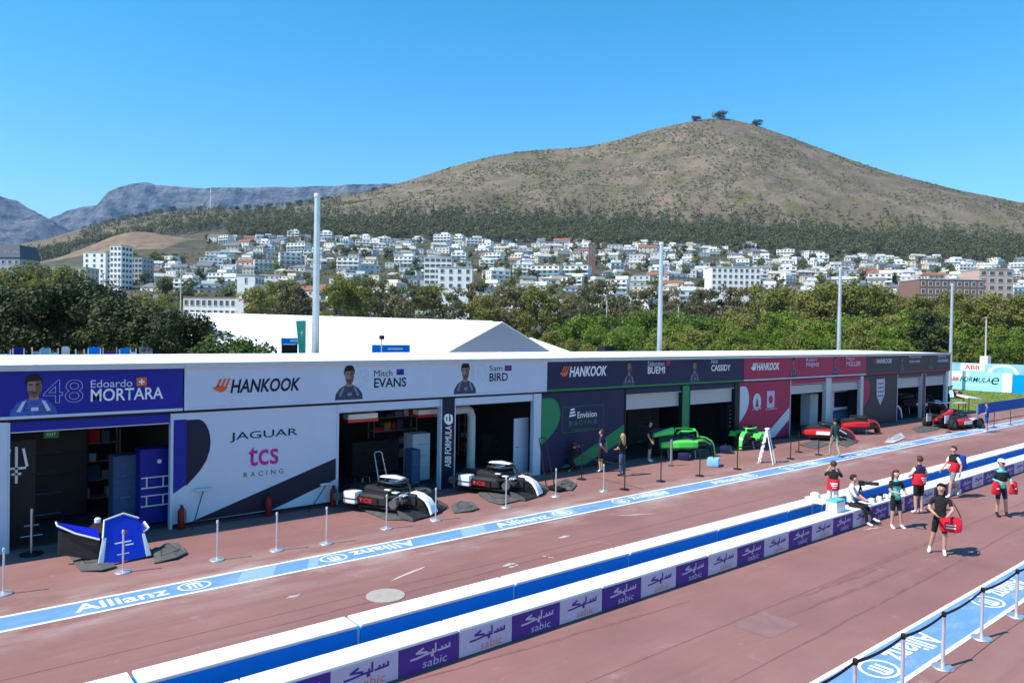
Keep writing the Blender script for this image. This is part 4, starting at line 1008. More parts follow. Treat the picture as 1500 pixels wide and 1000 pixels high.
# ------------------------------------------------------------------ people
BASEJ = dict(pel=(0, 0, .95), waist=(0, .005, 1.10), chest=(0, 0, 1.29), nb=(0, .015, 1.455), neck=(0, .005, 1.51), h0=(0, -.012, 1.585), h1=(0, -.008, 1.655), h2=(0, .0, 1.725))
for s, n in ((1, 'L'), (-1, 'R')):
    BASEJ.update({'hip'+n: (.088*s, 0, .89), 'knee'+n: (.10*s, -.012, .50), 'ank'+n: (.105*s, .02, .095), 'ball'+n: (.11*s, -.07, .042), 'toe'+n: (.115*s, -.155, .034),
                  'sh'+n: (.165*s, .012, 1.405), 'el'+n: (.225*s, .035, 1.13), 'wr'+n: (.225*s, -.05, .90)})
RAD = dict(pel=.128, waist=.118, chest=.138, nb=.085, neck=.054, h0=.074, h1=.094, h2=.066, hip=.098, knee=.060, ank=.043, ball=.044, toe=.034, sh=.062, el=.044, wr=.030)
EDG = [('pel', 'waist', 'shirt'), ('waist', 'chest', 'shirt'), ('chest', 'nb', 'shirt'), ('nb', 'neck', 'skin'), ('neck', 'h0', 'skin'), ('h0', 'h1', 'skin'), ('h1', 'h2', 'skin')]
for n in 'LR':
    EDG += [('pel', 'hip'+n, 'trouser'), ('hip'+n, 'knee'+n, 'thigh'), ('knee'+n, 'ank'+n, 'shin'), ('ank'+n, 'ball'+n, 'shoe'), ('ball'+n, 'toe'+n, 'shoe'), ('chest', 'sh'+n, 'shirt'), ('sh'+n, 'el'+n, 'sleeve'), ('el'+n, 'wr'+n, 'fore')]
def person(label, loc, face, height, shirt, legs, shoe='cloth_white', skin='skin', pose=None, shorts=True, sleeve=None, fore=None, hair='hair_dark', longhair=False, group=None, fat=1.0, cap=None):
    """face: direction looked at, degrees from +X; one skinned body, hair a child"""
    t = thing('person', label, 'person', loc, R(face+90), group)
    J = dict(BASEJ); J.update(pose or {}); k = height/1.75
    V = []; idx = {}; rad = []
    for a, p in J.items():
        idx[a] = len(V); V.append(Vector(p)*k); b = a.rstrip('LR') if a[-1] in 'LR' else a; rad.append(RAD[b]*k*(fat if b in ('pel', 'waist', 'chest', 'hip') else 1))
    E = []; reg = []
    for a, b, r in EDG: E.append((idx[a], idx[b])); reg.append(r)
    # hands: palm, four fingers, thumb
    for n in 'LR':
        w = V[idx['wr'+n]]; d = (w-V[idx['el'+n]]).normalized(); side = d.cross(Vector((1, 0, 0)))
        side = (Vector((0, -1, 0)) - d*d.dot(Vector((0, -1, 0)))); side = side.normalized() if side.length > .2 else Vector((1, 0, 0))
        curl = side.cross(d)*(1 if n == 'R' else -1)
        pi = len(V); V.append(w+d*.075*k); rad.append(.032*k); E.append((idx['wr'+n], pi)); reg.append('skin')
        for j, (o, ln) in enumerate(((-.026, .055), (-.009, .066), (.009, .070), (.026, .064))):
            a = len(V); V.append(V[pi]+side*o*k+d*.035*k); rad.append(.0095*k); V.append(V[pi]+side*o*k+d*(.035+ln)*k+curl*.02*k); rad.append(.0078*k)
            E += [(pi, a), (a, a+1)]; reg += ['skin', 'skin']
        a = len(V); V.append(w+d*.045*k+side*.045*k); rad.append(.011*k); V.append(w+d*.085*k+side*.065*k+curl*.012*k); rad.append(.009*k)
        E += [(pi, a), (a, a+1)]; reg += ['skin', 'skin']
    hd = (V[idx['h2']]-V[idx['h0']]).normalized(); fx = Vector((1, 0, 0)); fy = hd.cross(fx).normalized()      # fy = back of head
    for off, r_ in ((-fy*.105+hd*-.01, .014), (fx*.088, .017), (-fx*.088, .017)):                           # nose, ears
        a = len(V); V.append(V[idx['h1']]+off*k); rad.append(r_*k); E.append((idx['h1'], a)); reg.append('skin')
    me = bpy.data.meshes.new('body'); me.from_pydata([tuple(v) for v in V], E, []); o = bpy.data.objects.new('body', me); col.objects.link(o)
    md = o.modifiers.new('skin', 'SKIN'); md.use_smooth_shade = True; md.branch_smoothing = .4
    sk = me.skin_vertices[0].data
    for i, r_ in enumerate(rad): sk[i].radius = (r_, r_)
    sk[idx['pel']].use_root = True
    o.modifiers.new('sub', 'SUBSURF').levels = 1
    o.modifiers['sub'].render_levels = 1
    dg = bpy.context.evaluated_depsgraph_get(); nm = bpy.data.meshes.new_from_object(o.evaluated_get(dg)); bpy.data.objects.remove(o)
    keys = ['skin', 'shirt', 'sleeve', 'fore', 'trouser', 'thigh', 'shin', 'shoe']
    mm = dict(skin=skin, shirt=shirt, sleeve=sleeve or shirt, fore=fore or skin, trouser=legs, thigh=legs, shin=skin if shorts else legs, shoe=shoe)
    nm.materials.clear()
    for q in keys: nm.materials.append(M[mm[q]])
    for f in nm.polygons:
        c = f.center; best = 9e9; bi = 0
        for (a, b), r_ in zip(E, reg):
            A, B_ = V[a], V[b]; d = B_-A; tt = max(0, min(1, (c-A).dot(d)/max(d.length_squared, 1e-9))); D_ = (c-A-d*tt).length-(rad[a]*(1-tt)+rad[b]*tt)
            if D_ < best: best = D_; bi = r_; bt = tt
        if bi == 'thigh' and shorts and bt > .82: bi = 'skin'
        if bi == 'sleeve' and bt > .7 and not fore: bi = 'skin'
        if bi == 'shin' and bt > .85 and shorts: bi = 'shoe'
        f.material_index = keys.index(bi); f.use_smooth = True
    body = obj('body', nm, t)
    # hair shell
    mb = MB(); n, mth = 14, 9; c = V[idx['h1']]+hd*.025*k+fy*.012*k; rr = .106*k; vs = []
    for i in range(mth+1):
        ph = math.pi*i/mth
        for j in range(n):
            a = 2*math.pi*j/n; vs.append(c+(fx*math.cos(a)*math.sin(ph)*.95+fy*math.sin(a)*math.sin(ph)*1.05+hd*math.cos(ph)*1.02)*rr)
    fs = []
    for i in range(mth):
        for j in range(n):
            q = (i*n+j, i*n+(j+1) % n, (i+1)*n+(j+1) % n, (i+1)*n+j); cc = sum((vs[x] for x in q), Vector())/4-c
            if cc.dot(hd) > (.045*k if cc.dot(fy) < .0 else -.05*k): fs.append(q)
    mb.add(vs, fs)
    if longhair:
        b = c+fy*.07*k
        mb.loft([[b+fx*(w*math.cos(a))*k+fy*(dp*math.sin(a))*k+Vector((0, 0, zz))*k for a in [2*math.pi*j/10 for j in range(10)]] for w, dp, zz in ((.09, .05, .02), (.11, .05, -.12), (.10, .045, -.28), (.05, .025, -.40))])
    mb.build('hair', hair, t, True)
    if cap:
        mb = MB(); mb.lathe([(.108*k, .02), (.108*k, .06), (.085*k, .10), (.03*k, .12)], 14, tuple(c)); mb.add([c+fx*.09*k-fy*.06*k+hd*.03, c-fx*.09*k-fy*.06*k+hd*.03, c-fx*.06*k-fy*.20*k+hd*.02, c+fx*.06*k-fy*.20*k+hd*.02], [(0, 1, 2, 3)]); mb.build('cap', cap, t, True)
    # eyes and mouth
    mb = MB()
    for s in (-1, 1):
        p = V[idx['h1']]-fy*.088*k+fx*.034*s*k+hd*.012*k; mb.box(p.x-.012, p.x+.012, p.y-.006, p.y+.006, p.z-.006, p.z+.006)
    p = V[idx['h0']]-fy*.072*k+hd*.012*k; mb.box(p.x-.02, p.x+.02, p.y-.004, p.y+.004, p.z-.004, p.z+.004); stuff(mb.build('face_features', 'hair_dark', t))
    return t
def bib(t, k, m='red_cloth', z0=.86, z1=1.2, mark=True, rx=.18, ry=.15):
    mb = MB(); secs = []
    for z, e in ((z0, .98), (z0+.02, 1.02), ((z0+z1)/2, 1.04), (z1-.02, 1.0), (z1, .92)):
        secs.append([(rx*e*math.cos(a)*k, ry*e*math.sin(a)*k+.005, z*k) for a in [2*math.pi*j/16 for j in range(16)]])
    mb.loft(secs); b = mb.build('bib', m, t, True)
    if mark:
        for s, (x0, x1, za, zb) in enumerate(((-.13, .05, .14, .17), (-.13, .08, .20, .24), (-.10, .02, .08, .10))):
            for sg in (-1, 1):
                n = 5; mb = MB(); vs = []
                for i in range(n):
                    x = x0+(x1-x0)*i/(n-1); y = sg*ry*1.1*math.sqrt(max(0, 1-(x/(rx*1.1))**2))+sg*.008; vs += [(x*k, y*k, (z0+za)*k), (x*k, y*k, (z0+zb)*k)]
                mb.add(vs, [(2*i, 2*i+2, 2*i+3, 2*i+1) for i in range(n-1)]); mb.build('bib_print', 'white_paint', b)
    return b
def camera_thing(loc, rotz, label, s=1.0, lens=.16):
    t = thing('photo_camera', label, 'camera', loc, rotz)
    mb = MB(); mb.bbox(-.07*s, .07*s, -.035*s, .035*s, -.045*s, .05*s, .01); mb.bbox(-.03*s, .03*s, -.03*s, .03*s, .05*s, .08*s, .008); mb.build('camera_body', 'black', t)
    mb = MB(); mb.tube([(0, -.035*s, 0), (0, -.09*s, 0), (0, -.035*s-lens*s, 0)], [.035*s, .042*s, .048*s], 14); mb.build('lens', 'black_gloss', t, True)
    return t
def at(x, y, z=0): p = gp(x, y, z); return (p.x, p.y, z)
standarms = dict(elL=(.30, -.02, 1.16), wrL=(.16, -.22, 1.10), elR=(-.30, -.02, 1.16), wrR=(-.16, -.22, 1.10))
behind = dict(elL=(.26, .10, 1.15), wrL=(.07, .20, .95), elR=(-.26, .10, 1.15), wrR=(-.07, .20, .95))
raised = dict(elL=(.26, -.16, 1.25), wrL=(.09, -.26, 1.55), elR=(-.26, -.16, 1.25), wrR=(-.09, -.26, 1.55))
walk = dict(hipL=(.09, -.02, .89), kneeL=(.1, -.16, .52), ankL=(.10, -.2, .11), ballL=(.1, -.29, .06), toeL=(.1, -.37, .06), hipR=(-.09, .02, .89), kneeR=(-.1, .06, .5), ankR=(-.1, .26, .16), ballR=(-.1, .2, .06), toeR=(-.1, .12, .035), elL=(.23, .12, 1.14), wrL=(.23, .08, .91), elR=(-.23, -.08, 1.14), wrR=(-.23, -.22, .97))
# garage side
person('man in black polo, hands behind back, watching the navy panel', at(880, 691), 110, 1.66, 'cloth_navy', 'cloth_black', 'cloth_white', pose=behind, hair='hair_brown', sleeve='cloth_navy')
person('woman with long blond hair in black top and jeans', at(911, 697), 95, 1.62, 'cloth_black', 'denim', 'cloth_black', pose=standarms, shorts=False, hair='hair_blond', longhair=True)
person('man in black shirt and black shorts standing in the garage doorway', at(951, 676), -60, 1.74, 'cloth_black', 'cloth_black', 'cloth_white', pose=dict(elL=(.27, .06, 1.14), wrL=(.30, -.06, .92), elR=(-.27, .02, 1.14), wrR=(-.3, -.12, .95)), hair='hair_dark')
crouch = dict(pel=(0, .06, .36), waist=(0, -.02, .52), chest=(0, -.10, .70), nb=(0, -.14, .86), neck=(0, -.17, .91), h0=(0, -.20, .975), h1=(0, -.20, 1.04), h2=(0, -.19, 1.11),
              hipL=(.10, .04, .34), kneeL=(.16, -.32, .48), ankL=(.15, -.18, .095), ballL=(.15, -.26, .042), toeL=(.15, -.35, .034), hipR=(-.10, .04, .32), kneeR=(-.16, -.22, .12), ankR=(-.14, .2, .10), ballR=(-.14, .27, .06), toeR=(-.14, .30, .03),
              shL=(.17, -.10, .82), elL=(.24, -.30, .70), wrL=(.08, -.42, .92), shR=(-.17, -.10, .82), elR=(-.24, -.30, .70), wrR=(-.08, -.42, .92))
pc = at(836, 690)
person('photographer in dark clothes crouching with a camera against the navy panel', pc, 5, 1.72, 'cloth_black', 'cloth_black', 'wood', pose=crouch, shorts=False, hair='hair_dark', cap='maroon', fore='cloth_black')
camera_thing((pc[0]+.50, pc[1]+.04, .97), R(95), 'camera held by the crouching photographer', 1.0, .2)
person('man in dark green shirt and khaki trousers walking on the marking', at(1222, 669), 60, 1.76, 'cloth_green', 'cloth_khaki', 'cloth_khaki', pose=walk, shorts=False, sleeve='cloth_green', fore='cloth_green', hair='hair_dark')
person('person in blue shirt and blue shorts beside the red and white car', at(1445, 633), 100, 1.72, 'cloth_blue', 'cloth_blue', 'cloth_white', pose=standarms, hair='hair_brown', sleeve='cloth_blue')
person('mechanic in black beside the maroon door column', at(1310, 607), -100, 1.72, 'cloth_black', 'cloth_black', 'cloth_black', pose=standarms, shorts=False, hair='hair_dark', fore='cloth_black')
person('mechanic in black at the end of the garage row', at(1388, 604), -40, 1.75, 'cloth_black', 'cloth_black', 'cloth_black', shorts=False, hair='hair_dark', fore='cloth_black')
# track side
px = (22.0, 10.98, 0)
t = person('photographer in black shirt and red bib standing between the barriers, camera raised', px, 25, 1.70, 'cloth_black', 'cloth_white', 'cloth_black', pose=raised, shorts=False, hair='hair_brown')
bib(t, 1.70/1.75)
a = R(25); camera_thing((px[0]+.34*math.cos(a), px[1]+.34*math.sin(a), 1.56), R(115), 'camera raised by the photographer between the barriers', 1.1, .2)
sit = dict(pel=(0, .12, .60), waist=(0, .13, .75), chest=(0, .10, .95), nb=(0, .07, 1.12), neck=(0, .05, 1.18), h0=(0, .03, 1.255), h1=(0, .025, 1.325), h2=(0, .03, 1.395), hipL=(.10, .10, .56), hipR=(-.10, .10, .56),
           kneeL=(.13, -.32, .55), ankL=(.13, -.50, .20), ballL=(.13, -.60, .14), toeL=(.13, -.69, .15), kneeR=(-.12, -.30, .53), ankR=(-.10, -.36, .10), ballR=(-.1, -.45, .045), toeR=(-.1, -.53, .035),
           shL=(.17, .09, 1.07), elL=(.22, -.06, .84), wrL=(.10, -.26, .74), shR=(-.17, .09, 1.07), elR=(-.22, -.06, .84), wrR=(-.10, -.26, .74))
person('man in white shirt and black trousers sitting on the low barrier', (21.75, 10.2, 0), -72, 1.75, 'cloth_white', 'cloth_black', 'cloth_white', pose=sit, shorts=False, fore='skin', sleeve='cloth_white', hair='hair_dark')
t = person('woman in teal top and black shorts with red bag at the barrier', at(1311, 774), -120, 1.68, 'cloth_teal', 'cloth_black', 'cloth_white', pose=dict(elL=(.25, -.06, 1.15), wrL=(.12, -.28, 1.13), elR=(-.25, -.06, 1.15), wrR=(-.12, -.28, 1.13), kneeL=(.14, -.02, .5), ankL=(.2, .0, .095), ballL=(.22, -.09, .042), toeL=(.24, -.17, .034)), hair='hair_brown', longhair=True, sleeve='cloth_black')
bib(t, .97, 'cloth_black', 1.30, 1.42, False, .2, .15)
t = person('person in navy shirt and red bib with black shorts facing the barriers', at(1345, 752), 62, 1.80, 'cloth_navy', 'cloth_black', 'cloth_white', pose=standarms, hair='hair_brown', fat=1.1, sleeve='cloth_white')
bib(t, 1.03, z0=.90, z1=1.24, rx=.2, ry=.165)
t = person('photographer in black shirt and red bib carrying a blue backpack', at(1395, 729), 150, 1.78, 'cloth_black', 'cloth_grey', 'cloth_white', pose=dict(walk, kneeR=(-.1, .1, .5), ankR=(-.12, .42, .22), ballR=(-.12, .36, .12), toeR=(-.12, .3, .07)), hair='hair_brown', sleeve='cloth_white')
bib(t, 1.02, z0=.92, z1=1.22)
p = at(1395, 729); a = R(150)
bp_ = thing('backpack', 'bright blue backpack worn by the photographer in the red bib', 'backpack', (p[0]-.235*math.cos(a), p[1]-.235*math.sin(a), 1.02), a)
mb = MB(); mb.bbox(-.14, .09, -.19, .19, 0, .48, .06); mb.build('pack', 'cloth_blue', bp_, True)
mb = MB(); mb.bbox(-.19, -.142, -.13, .13, .05, .26, .02); mb.build('pocket', 'cloth_blue', bp_)
for s in (-1, 1): mb = MB(); mb.tube([(.09, s*.12, .46), (.2, s*.13, .47), (.24, s*.13, .40)], .02, 6); mb.build('strap', 'cloth_black', bp_)
t = person('woman in black shirt with a large red shoulder bag and white trainers', at(1376, 812), 205, 1.80, 'cloth_black', 'cloth_black', 'cloth_white', pose=dict(elL=(.26, -.08, 1.15), wrL=(.14, -.30, 1.06), elR=(-.26, -.08, 1.15), wrR=(-.14, -.30, 1.06), kneeR=(-.13, .05, .5), ankR=(-.2, .16, .10), ballR=(-.22, .08, .045), toeR=(-.23, .0, .036)), hair='hair_dark', longhair=True)
pb = at(1376, 812)
sb = thing('shoulder_bag', 'large red bag hanging at the hip of the woman in black', 'bag', (pb[0]+.02, pb[1]-.24, .62), R(205+90))
mb = MB(); mb.bbox(-.25, .25, -.12, .12, 0, .40, .11); b_ = mb.build('bag', 'red_cloth', sb, True)
for k in range(2): mb = MB(); mb.box(-.12, .10, -.126, -.121, .12+.07*k, .15+.07*k); mb.build('print', 'white_paint', b_)
mb = MB(); mb.tube([(-.22, 0, .39), (-.12, .12, .62), (.0, .16, .80), (.12, .12, .62), (.22, 0, .39)], .014, 6); mb.build('strap', 'cloth_black', sb)
camera_thing((at(1376, 812)[0]-.36, at(1376, 812)[1]-.17, 1.10), R(-65), 'camera held by the woman with the red shoulder bag', .9, .12)
t = person('man in teal shirt, dark vest and navy shorts holding red jackets', at(1465, 756), -125, 1.76, 'cloth_teal', 'cloth_navy', 'cloth_black', pose=dict(standarms, ankL=(.2, 0, .095), ballL=(.22, -.09, .042), toeL=(.24, -.17, .034), kneeL=(.15, -.02, .5)), hair='hair_dark', cap='cloth_white', sleeve='cloth_navy', fore='cloth_teal')
bib(t, 1.0, 'cloth_black', 1.12, 1.4, False, .19, .145)
mb = MB(); 
for s in (-1, 1): mb.bbox(s*.045-.03, s*.045+.03, -.122, -.10, 1.652, 1.682, .008)
mb.box(-.02, .02, -.118, -.108, 1.668, 1.675); mb.build('sunglasses', 'black_gloss', t)
p = at(1465, 756); a = R(-125)
for s, lab in ((1, 'red jacket bundle held by the man in the teal shirt, at his left hand'), (-1, 'red jacket bundle held by the man in the teal shirt, at his right hand')):
    q = Vector((p[0], p[1], .78)) + Vector((math.cos(a), math.sin(a), 0))*.16 + Vector((-math.sin(a), math.cos(a), 0))*.29*s
    j = thing('jacket', lab, 'jacket', q, a)
    mb = MB(); mb.loft([[(rx*math.cos(b)+.02*math.sin(3*b+z*9), ry*math.sin(b), z) for b in [2*math.pi*i/12 for i in range(12)]] for rx, ry, z in ((.05, .13, -.05), (.07, .15, .02), (.075, .13, .18), (.06, .10, .30), (.02, .05, .36))]); mb.build('cloth', 'red_cloth', j, True)
    mb = MB(); mb.box(.06, .09, -.03, .04, .12, .16); mb.build('print', 'white_paint', j)

# ------------------------------------------------------------------ things on and near the barrier
t = thing('folding_table', 'small white folding table behind the low barrier', 'table', (21.2, 10.85, 0))
mb = MB(); mb.bbox(-.45, .45, -.2, .2, .60, .64, .01); mb.build('table_top', 'white_paint', t)
for sx in (-1, 1):
    for sy in (-1, 1): mb = MB(); mb.tube([(sx*.4, sy*.15, 0), (sx*.4, sy*.15, .6)], .014, 6); mb.build('leg', 'steel', t)
t = thing('cool_box', 'white cool box standing on the low barrier', 'box', (20.75, 10.25, .502))
mb = MB(); mb.bbox(-.30, .22, -.16, .16, 0, .30, .02); mb.build('body', 'white_paint', t); mb = MB(); mb.bbox(-.31, .23, -.17, .17, .302, .35, .015); mb.build('lid', 'teal', t)
t = thing('straw_hat', 'pale round sun hat lying on the far barrier', 'hat', (22.1, 11.6, .43))
mb = MB(); mb.lathe([(.30, .0), (.31, .015), (.16, .04), (.14, .16), (.08, .2), (.01, .21)], 20); mb.build('brim', 'cloth_white', t, True)
mb = MB(); mb.lathe([(.158, .045), (.152, .075)], 20); mb.build('hat_band', 'cloth_grey', t)
t = thing('camera_tripod', 'black tripod with camera folded over the low barrier', 'tripod', (23.3, 10.75, 0), .6)
for k in range(3):
    a = 2*math.pi*k/3; mb = MB(); mb.tube([(.28*math.cos(a), .28*math.sin(a)*.5, 0), (.1*math.cos(a), .1*math.sin(a), .5), (0, 0, .85)], [.015, .018, .022], 7); mb.build('leg', 'black', t)
mb = MB(); mb.bbox(-.08, .08, -.12, .06, .85, 1.0, .02); mb.build('camera_head', 'black', t)
mb = MB(); mb.tube([(0, -.1, .93), (-.28, -.45, .98)], [.05, .06], 12); mb.build('lens', 'black', t, True)
for k in range(5):
    b = thing('lens_case', ('black' if k % 2 else 'white')+' lens case with black lid on the low barrier by the tripod', 'case', (22.75+.24*k, 10.12+.07*(k % 2), .503), k*.5, 'lens cases on the barrier')
    mb = MB(); mb.lathe([(.06, 0), (.062, .01), (.06, .14), (.055, .15)], 12); mb.build('case', 'black' if k % 2 else 'white_paint', b, True); mb = MB(); mb.lathe([(.063, .151), (.063, .18), (.05, .185)], 12); mb.build('lid', 'black', b, True)

# ------------------------------------------------------------------ gear in front of the garages
def ladder(loc, rotz):
    t = thing('step_ladder', 'white step ladder standing before the crimson panel', 'ladder', loc, rotz)
    for s in (-1, 1):
        mb = MB(); mb.box(-.02, .02, -.03, .03, 0, 1.75, T=Matrix.Translation((s*.24, 0, 0)) @ Matrix.Rotation(R(12), 4, 'X') @ Matrix.Rotation(R(-2.5*s), 4, 'Y')); mb.build('rail', 'white_paint', t)
        mb = MB(); mb.box(-.018, .018, -.022, .022, 0, 1.72, T=Matrix.Translation((s*.27, -.74, 0)) @ Matrix.Rotation(R(-12), 4, 'X') @ Matrix.Rotation(R(-2.5*s), 4, 'Y')); mb.build('back_rail', 'white_paint', t)
    for k in range(6):
        z = .25+.26*k; y = -math.tan(R(12))*z; mb = MB(); mb.bbox(-.25+.012*k, .25-.012*k, y-.06, y+.06, z-.015, z+.015, .006); mb.build('step', 'white_paint', t)
    mb = MB(); mb.bbox(-.2, .2, -.47, -.27, 1.70, 1.74, .01); mb.build('top_plate', 'white_paint', t)
    return t
p = at(1112, 677); ladder((p[0], p[1], 0), R(20)).scale = (.9, .85, .87)
def trolley(x, y, lab, rot, h=1.6, m='black'):
    p = at(x, y); t = thing('jack_trolley', lab, 'trolley', p, rot)
    mb = MB(); mb.tube([(-.19, .0, .12), (-.15, .45, h-.05), (-.10, .47, h), (.10, .47, h), (.15, .45, h-.05), (.19, .0, .12)], .02, 8); mb.build('handle', m, t, True)
    for s in (-1, 1):
        mb = MB(); mb.tube([(s*.22-.03, 0, .08), (s*.22+.03, 0, .08)], .08, 14); mb.build('wheel', 'rubber', t)
    mb = MB(); mb.bbox(-.2, .2, -.6, .05, .06, .12, .015); mb.build('lifting_plate', m, t)
    return t
trolley(566, 735, 'black tube jack trolley with tall handle behind the first white car', R(10), 1.55, 'steel')
trolley(806, 716, 'black jack trolley with tall handle by the navy panel', R(0), 1.75, 'black')
def extinguisher(x, y, lab):
    X, _ = wpx(x, y); t = thing('fire_extinguisher', lab, 'fire extinguisher', (X, WY-.22, 0))
    mb = MB(); mb.lathe([(.085, 0), (.09, .03), (.09, .48), (.06, .56), (.03, .59)], 16); mb.build('cylinder', 'dark_red', t, True)
    mb = MB(); mb.lathe([(.03, .592), (.03, .64)], 10); mb.box(-.02, .02, -.12, .03, .642, .665); mb.build('valve', 'black', t)
    mb = MB(); mb.tube([(.02, -.04, .62), (.1, -.05, .5), (.11, -.05, .2)], .012, 6); mb.build('hose', 'black', t)
extinguisher(262, 750, 'red fire extinguisher under the blue strip of the white panel'); extinguisher(389, 740, 'red fire extinguisher before the black diagonal band'); extinguisher(483, 725, 'red fire extinguisher beside the white door post')
def broom(xb, yb, xt, yt, lab):
    a, _ = wpx(xb, yb); b, z = wpx(xt, yt); t = thing('squeegee', lab, 'squeegee', (a, WY-.45, 0))
    mb = MB(); mb.tube([(0, 0, .02), (b-a, .33, z)], .014, 7); mb.build('handle', 'black', t)
    mb = MB(); mb.bbox(b-a-.22, b-a+.22, .26, .34, z-.02, z+.05, .012); mb.build('head', 'light_grey', t)
broom(274, 768, 296, 716, 'squeegee on a black pole leaning against the white panel')
broom(443, 742, 476, 708, 'squeegee on a black pole leaning low across the black band')

# ------------------------------------------------------------------ inside the garages
def inside(px_, py_, depth):
    """ground point inside the building at the given depth behind the front"""
    d = ray(px_, py_); tt = (WY+depth)/d.y; return d.x*tt
def cabinet(x, depth, w, d, h, m, lab, drawers=0, name='cabinet', rot=0, cat='cabinet', frames=False):
    t = thing(name, lab, cat, (x, WY+depth, .014), rot)
    mb = MB(); mb.bbox(-w/2, w/2, -d/2, d/2, .06, h, .015); mb.build('carcass', m, t)
    for k in range(drawers):
        z0 = .1+(h-.15)*k/drawers; mb = MB(); mb.bbox(-w/2+.03, w/2-.03, -d/2-.02, -d/2-.003, z0+.012, z0+(h-.15)/drawers-.012, .008); dr = mb.build('drawer', m, t)
        mb = MB(); mb.tube([(-w*.2, -d/2-.04, z0+.08), (w*.2, -d/2-.04, z0+.08)], .01, 6); mb.build('handle', 'steel', dr)
    for sx in (-1, 1):
        for sy in (-1, 1): mb = MB(); mb.tube([(sx*(w/2-.08)-.02, sy*(d/2-.08), .04), (sx*(w/2-.08)+.02, sy*(d/2-.08), .04)], .04, 10); mb.build('castor', 'rubber', t)
    return t
# blue garage
X = inside(222, 690, .9)
t = cabinet(X, .9, .72, .6, 2.1, 'royal_blue', 'tall royal blue tool cabinet with white ladder racks inside the blue garage', 0)
for z in (.55, 1.05):
    r_ = MB()
    for zz in (z, z+.28): r_.tube([(-.34, -.33, zz), (.36, -.33, zz)], .018, 6)
    for xx in (-.2, .22): r_.tube([(xx, -.33, z), (xx, -.33, z+.28)], .018, 6)
    r_.build('rack', 'white_paint', t)
mb = MB(); mb.tube([(.12, -.31, 1.75), (.12, -.33, 1.75)], .06, 14); mb.build('badge', 'white_paint', t)
cabinet(inside(180, 690, 1.4), 1.4, .6, .6, 1.9, 'denim', 'grey blue cabinet inside the blue garage', 3)
cabinet(inside(60, 700, 3.2), 3.2, 2.2, .7, 2.45, 'black', 'tall black flight case stack at the back of the blue garage', 4, 'flight_case')
X = inside(85, 650, 1.6); t = thing('exit_sign', 'green exit sign hanging below the beam of the blue garage', 'sign', (inside(75, 645, 1.0), WY+1.0, 2.55))
mb = MB(); mb.box(-.17, .17, -.02, .02, 0, .2); mb.build('board', 'green_brand', t)
fit_text('EXIT', 'white_paint', wallT(-.1, .06, -.023), .2, .08, t)
for s in (-1, 1): mb = MB(); mb.tube([(s*.12, 0, .2), (s*.12, 0, .34)], .006, 5); mb.build('hanger', 'steel', t)
t = thing('tyre_trolley', 'metal trolley stand with rods in the blue garage doorway', 'trolley', (*at(46, 812)[:2], .0))
mb = MB(); mb.lathe([(.25, 0), (.25, .03), (.05, .06)], 14); mb.build('base', 'black', t, True); mb = MB(); mb.tube([(0, 0, .05), (0, 0, 1.1)], .03, 8); mb.tube([(-.15, 0, .7), (.15, 0, .7)], .015, 6); mb.tube([(-.22, 0, .45), (.22, 0, .45)], .015, 6); mb.build('mast', 'steel', t)
# white team garage
for (x_, lab) in ((528, 'white and red wing box hanging by the white door post'), (628, 'white and red wing box hanging by the black door column')):
    t = thing('wing_box', lab, 'box', (inside(x_, 620, .9), WY+.9, 2.42))
    mb = MB(); mb.bbox(-.55, .55, -.2, .2, .10, .28, .03); mb.build('shell', 'white_paint', t); mb = MB(); mb.bbox(-.56, .56, -.21, .21, .0, .097, .02); mb.build('red_edge', 'red_gloss', t)
    for s in (-1, 1): mb = MB(); mb.tube([(s*.4, 0, .28), (s*.4, 0, .5)], .01, 5); mb.build('hanger', 'steel', t)
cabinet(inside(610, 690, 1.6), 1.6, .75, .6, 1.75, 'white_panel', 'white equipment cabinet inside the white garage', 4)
t = cabinet(inside(598, 700, 1.2), .95, .35, .5, 1.3, 'denim', 'narrow blue cabinet beside the white equipment cabinet', 2)
cabinet(inside(545, 690, 3.6), 3.6, 2.0, .6, 1.3, 'dark_int', 'long dark workbench at the back of the white garage', 3, 'workbench', 0, 'workbench')
def chair(X, Y, rot, lab, m='steel'):
    t = thing('stool', lab, 'stool', (X, Y, .014), rot)
    mb = MB(); mb.bbox(-.2, .2, -.2, .2, .62, .66, .015); mb.build('seat', 'black', t)
    for sx in (-1, 1):
        for sy in (-1, 1): mb = MB(); mb.tube([(sx*.22, sy*.22, 0), (sx*.16, sy*.16, .62)], .014, 6); mb.build('leg', m, t)
    mb = MB(); mb.tube([(-.2, -.2, .25), (.2, -.2, .25), (.2, .2, .25), (-.2, .2, .25), (-.2, -.2, .25)], .01, 5); mb.build('foot_ring', m, t)
chair(inside(530, 712, .6), WY+.6, .4, 'steel legged stool just inside the first open white bay')
t = thing('air_duct', 'pale grey round ventilation duct bent down inside the second white bay', 'duct', (inside(690, 640, 1.0), WY+1.0, 0))
mb = MB(); mb.tube([(-1.0, 0, 2.55), (-.25, 0, 2.58), (-.08, 0, 2.5), (0, 0, 2.3), (0, 0, .3)], .16, 14); mb.build('pipe', 'light_grey', t, True)
mb = MB(); mb.lathe([(.22, .014), (.22, .3)], 14); mb.build('foot', 'mid_grey', t)
t = thing('door_leaf', 'white door leaf standing open inside the second white bay', 'door', (inside(763, 650, .5), WY+.5, .014), R(8))
mb = MB(); mb.bbox(-.42, .42, -.02, .02, 0, 2.15, .006); mb.build('leaf', 'white_panel', t); mb = MB(); mb.tube([(-.32, -.022, 1.05), (-.32, -.07, 1.05), (-.2, -.07, 1.05)], .012, 6); mb.build('handle', 'black', t)
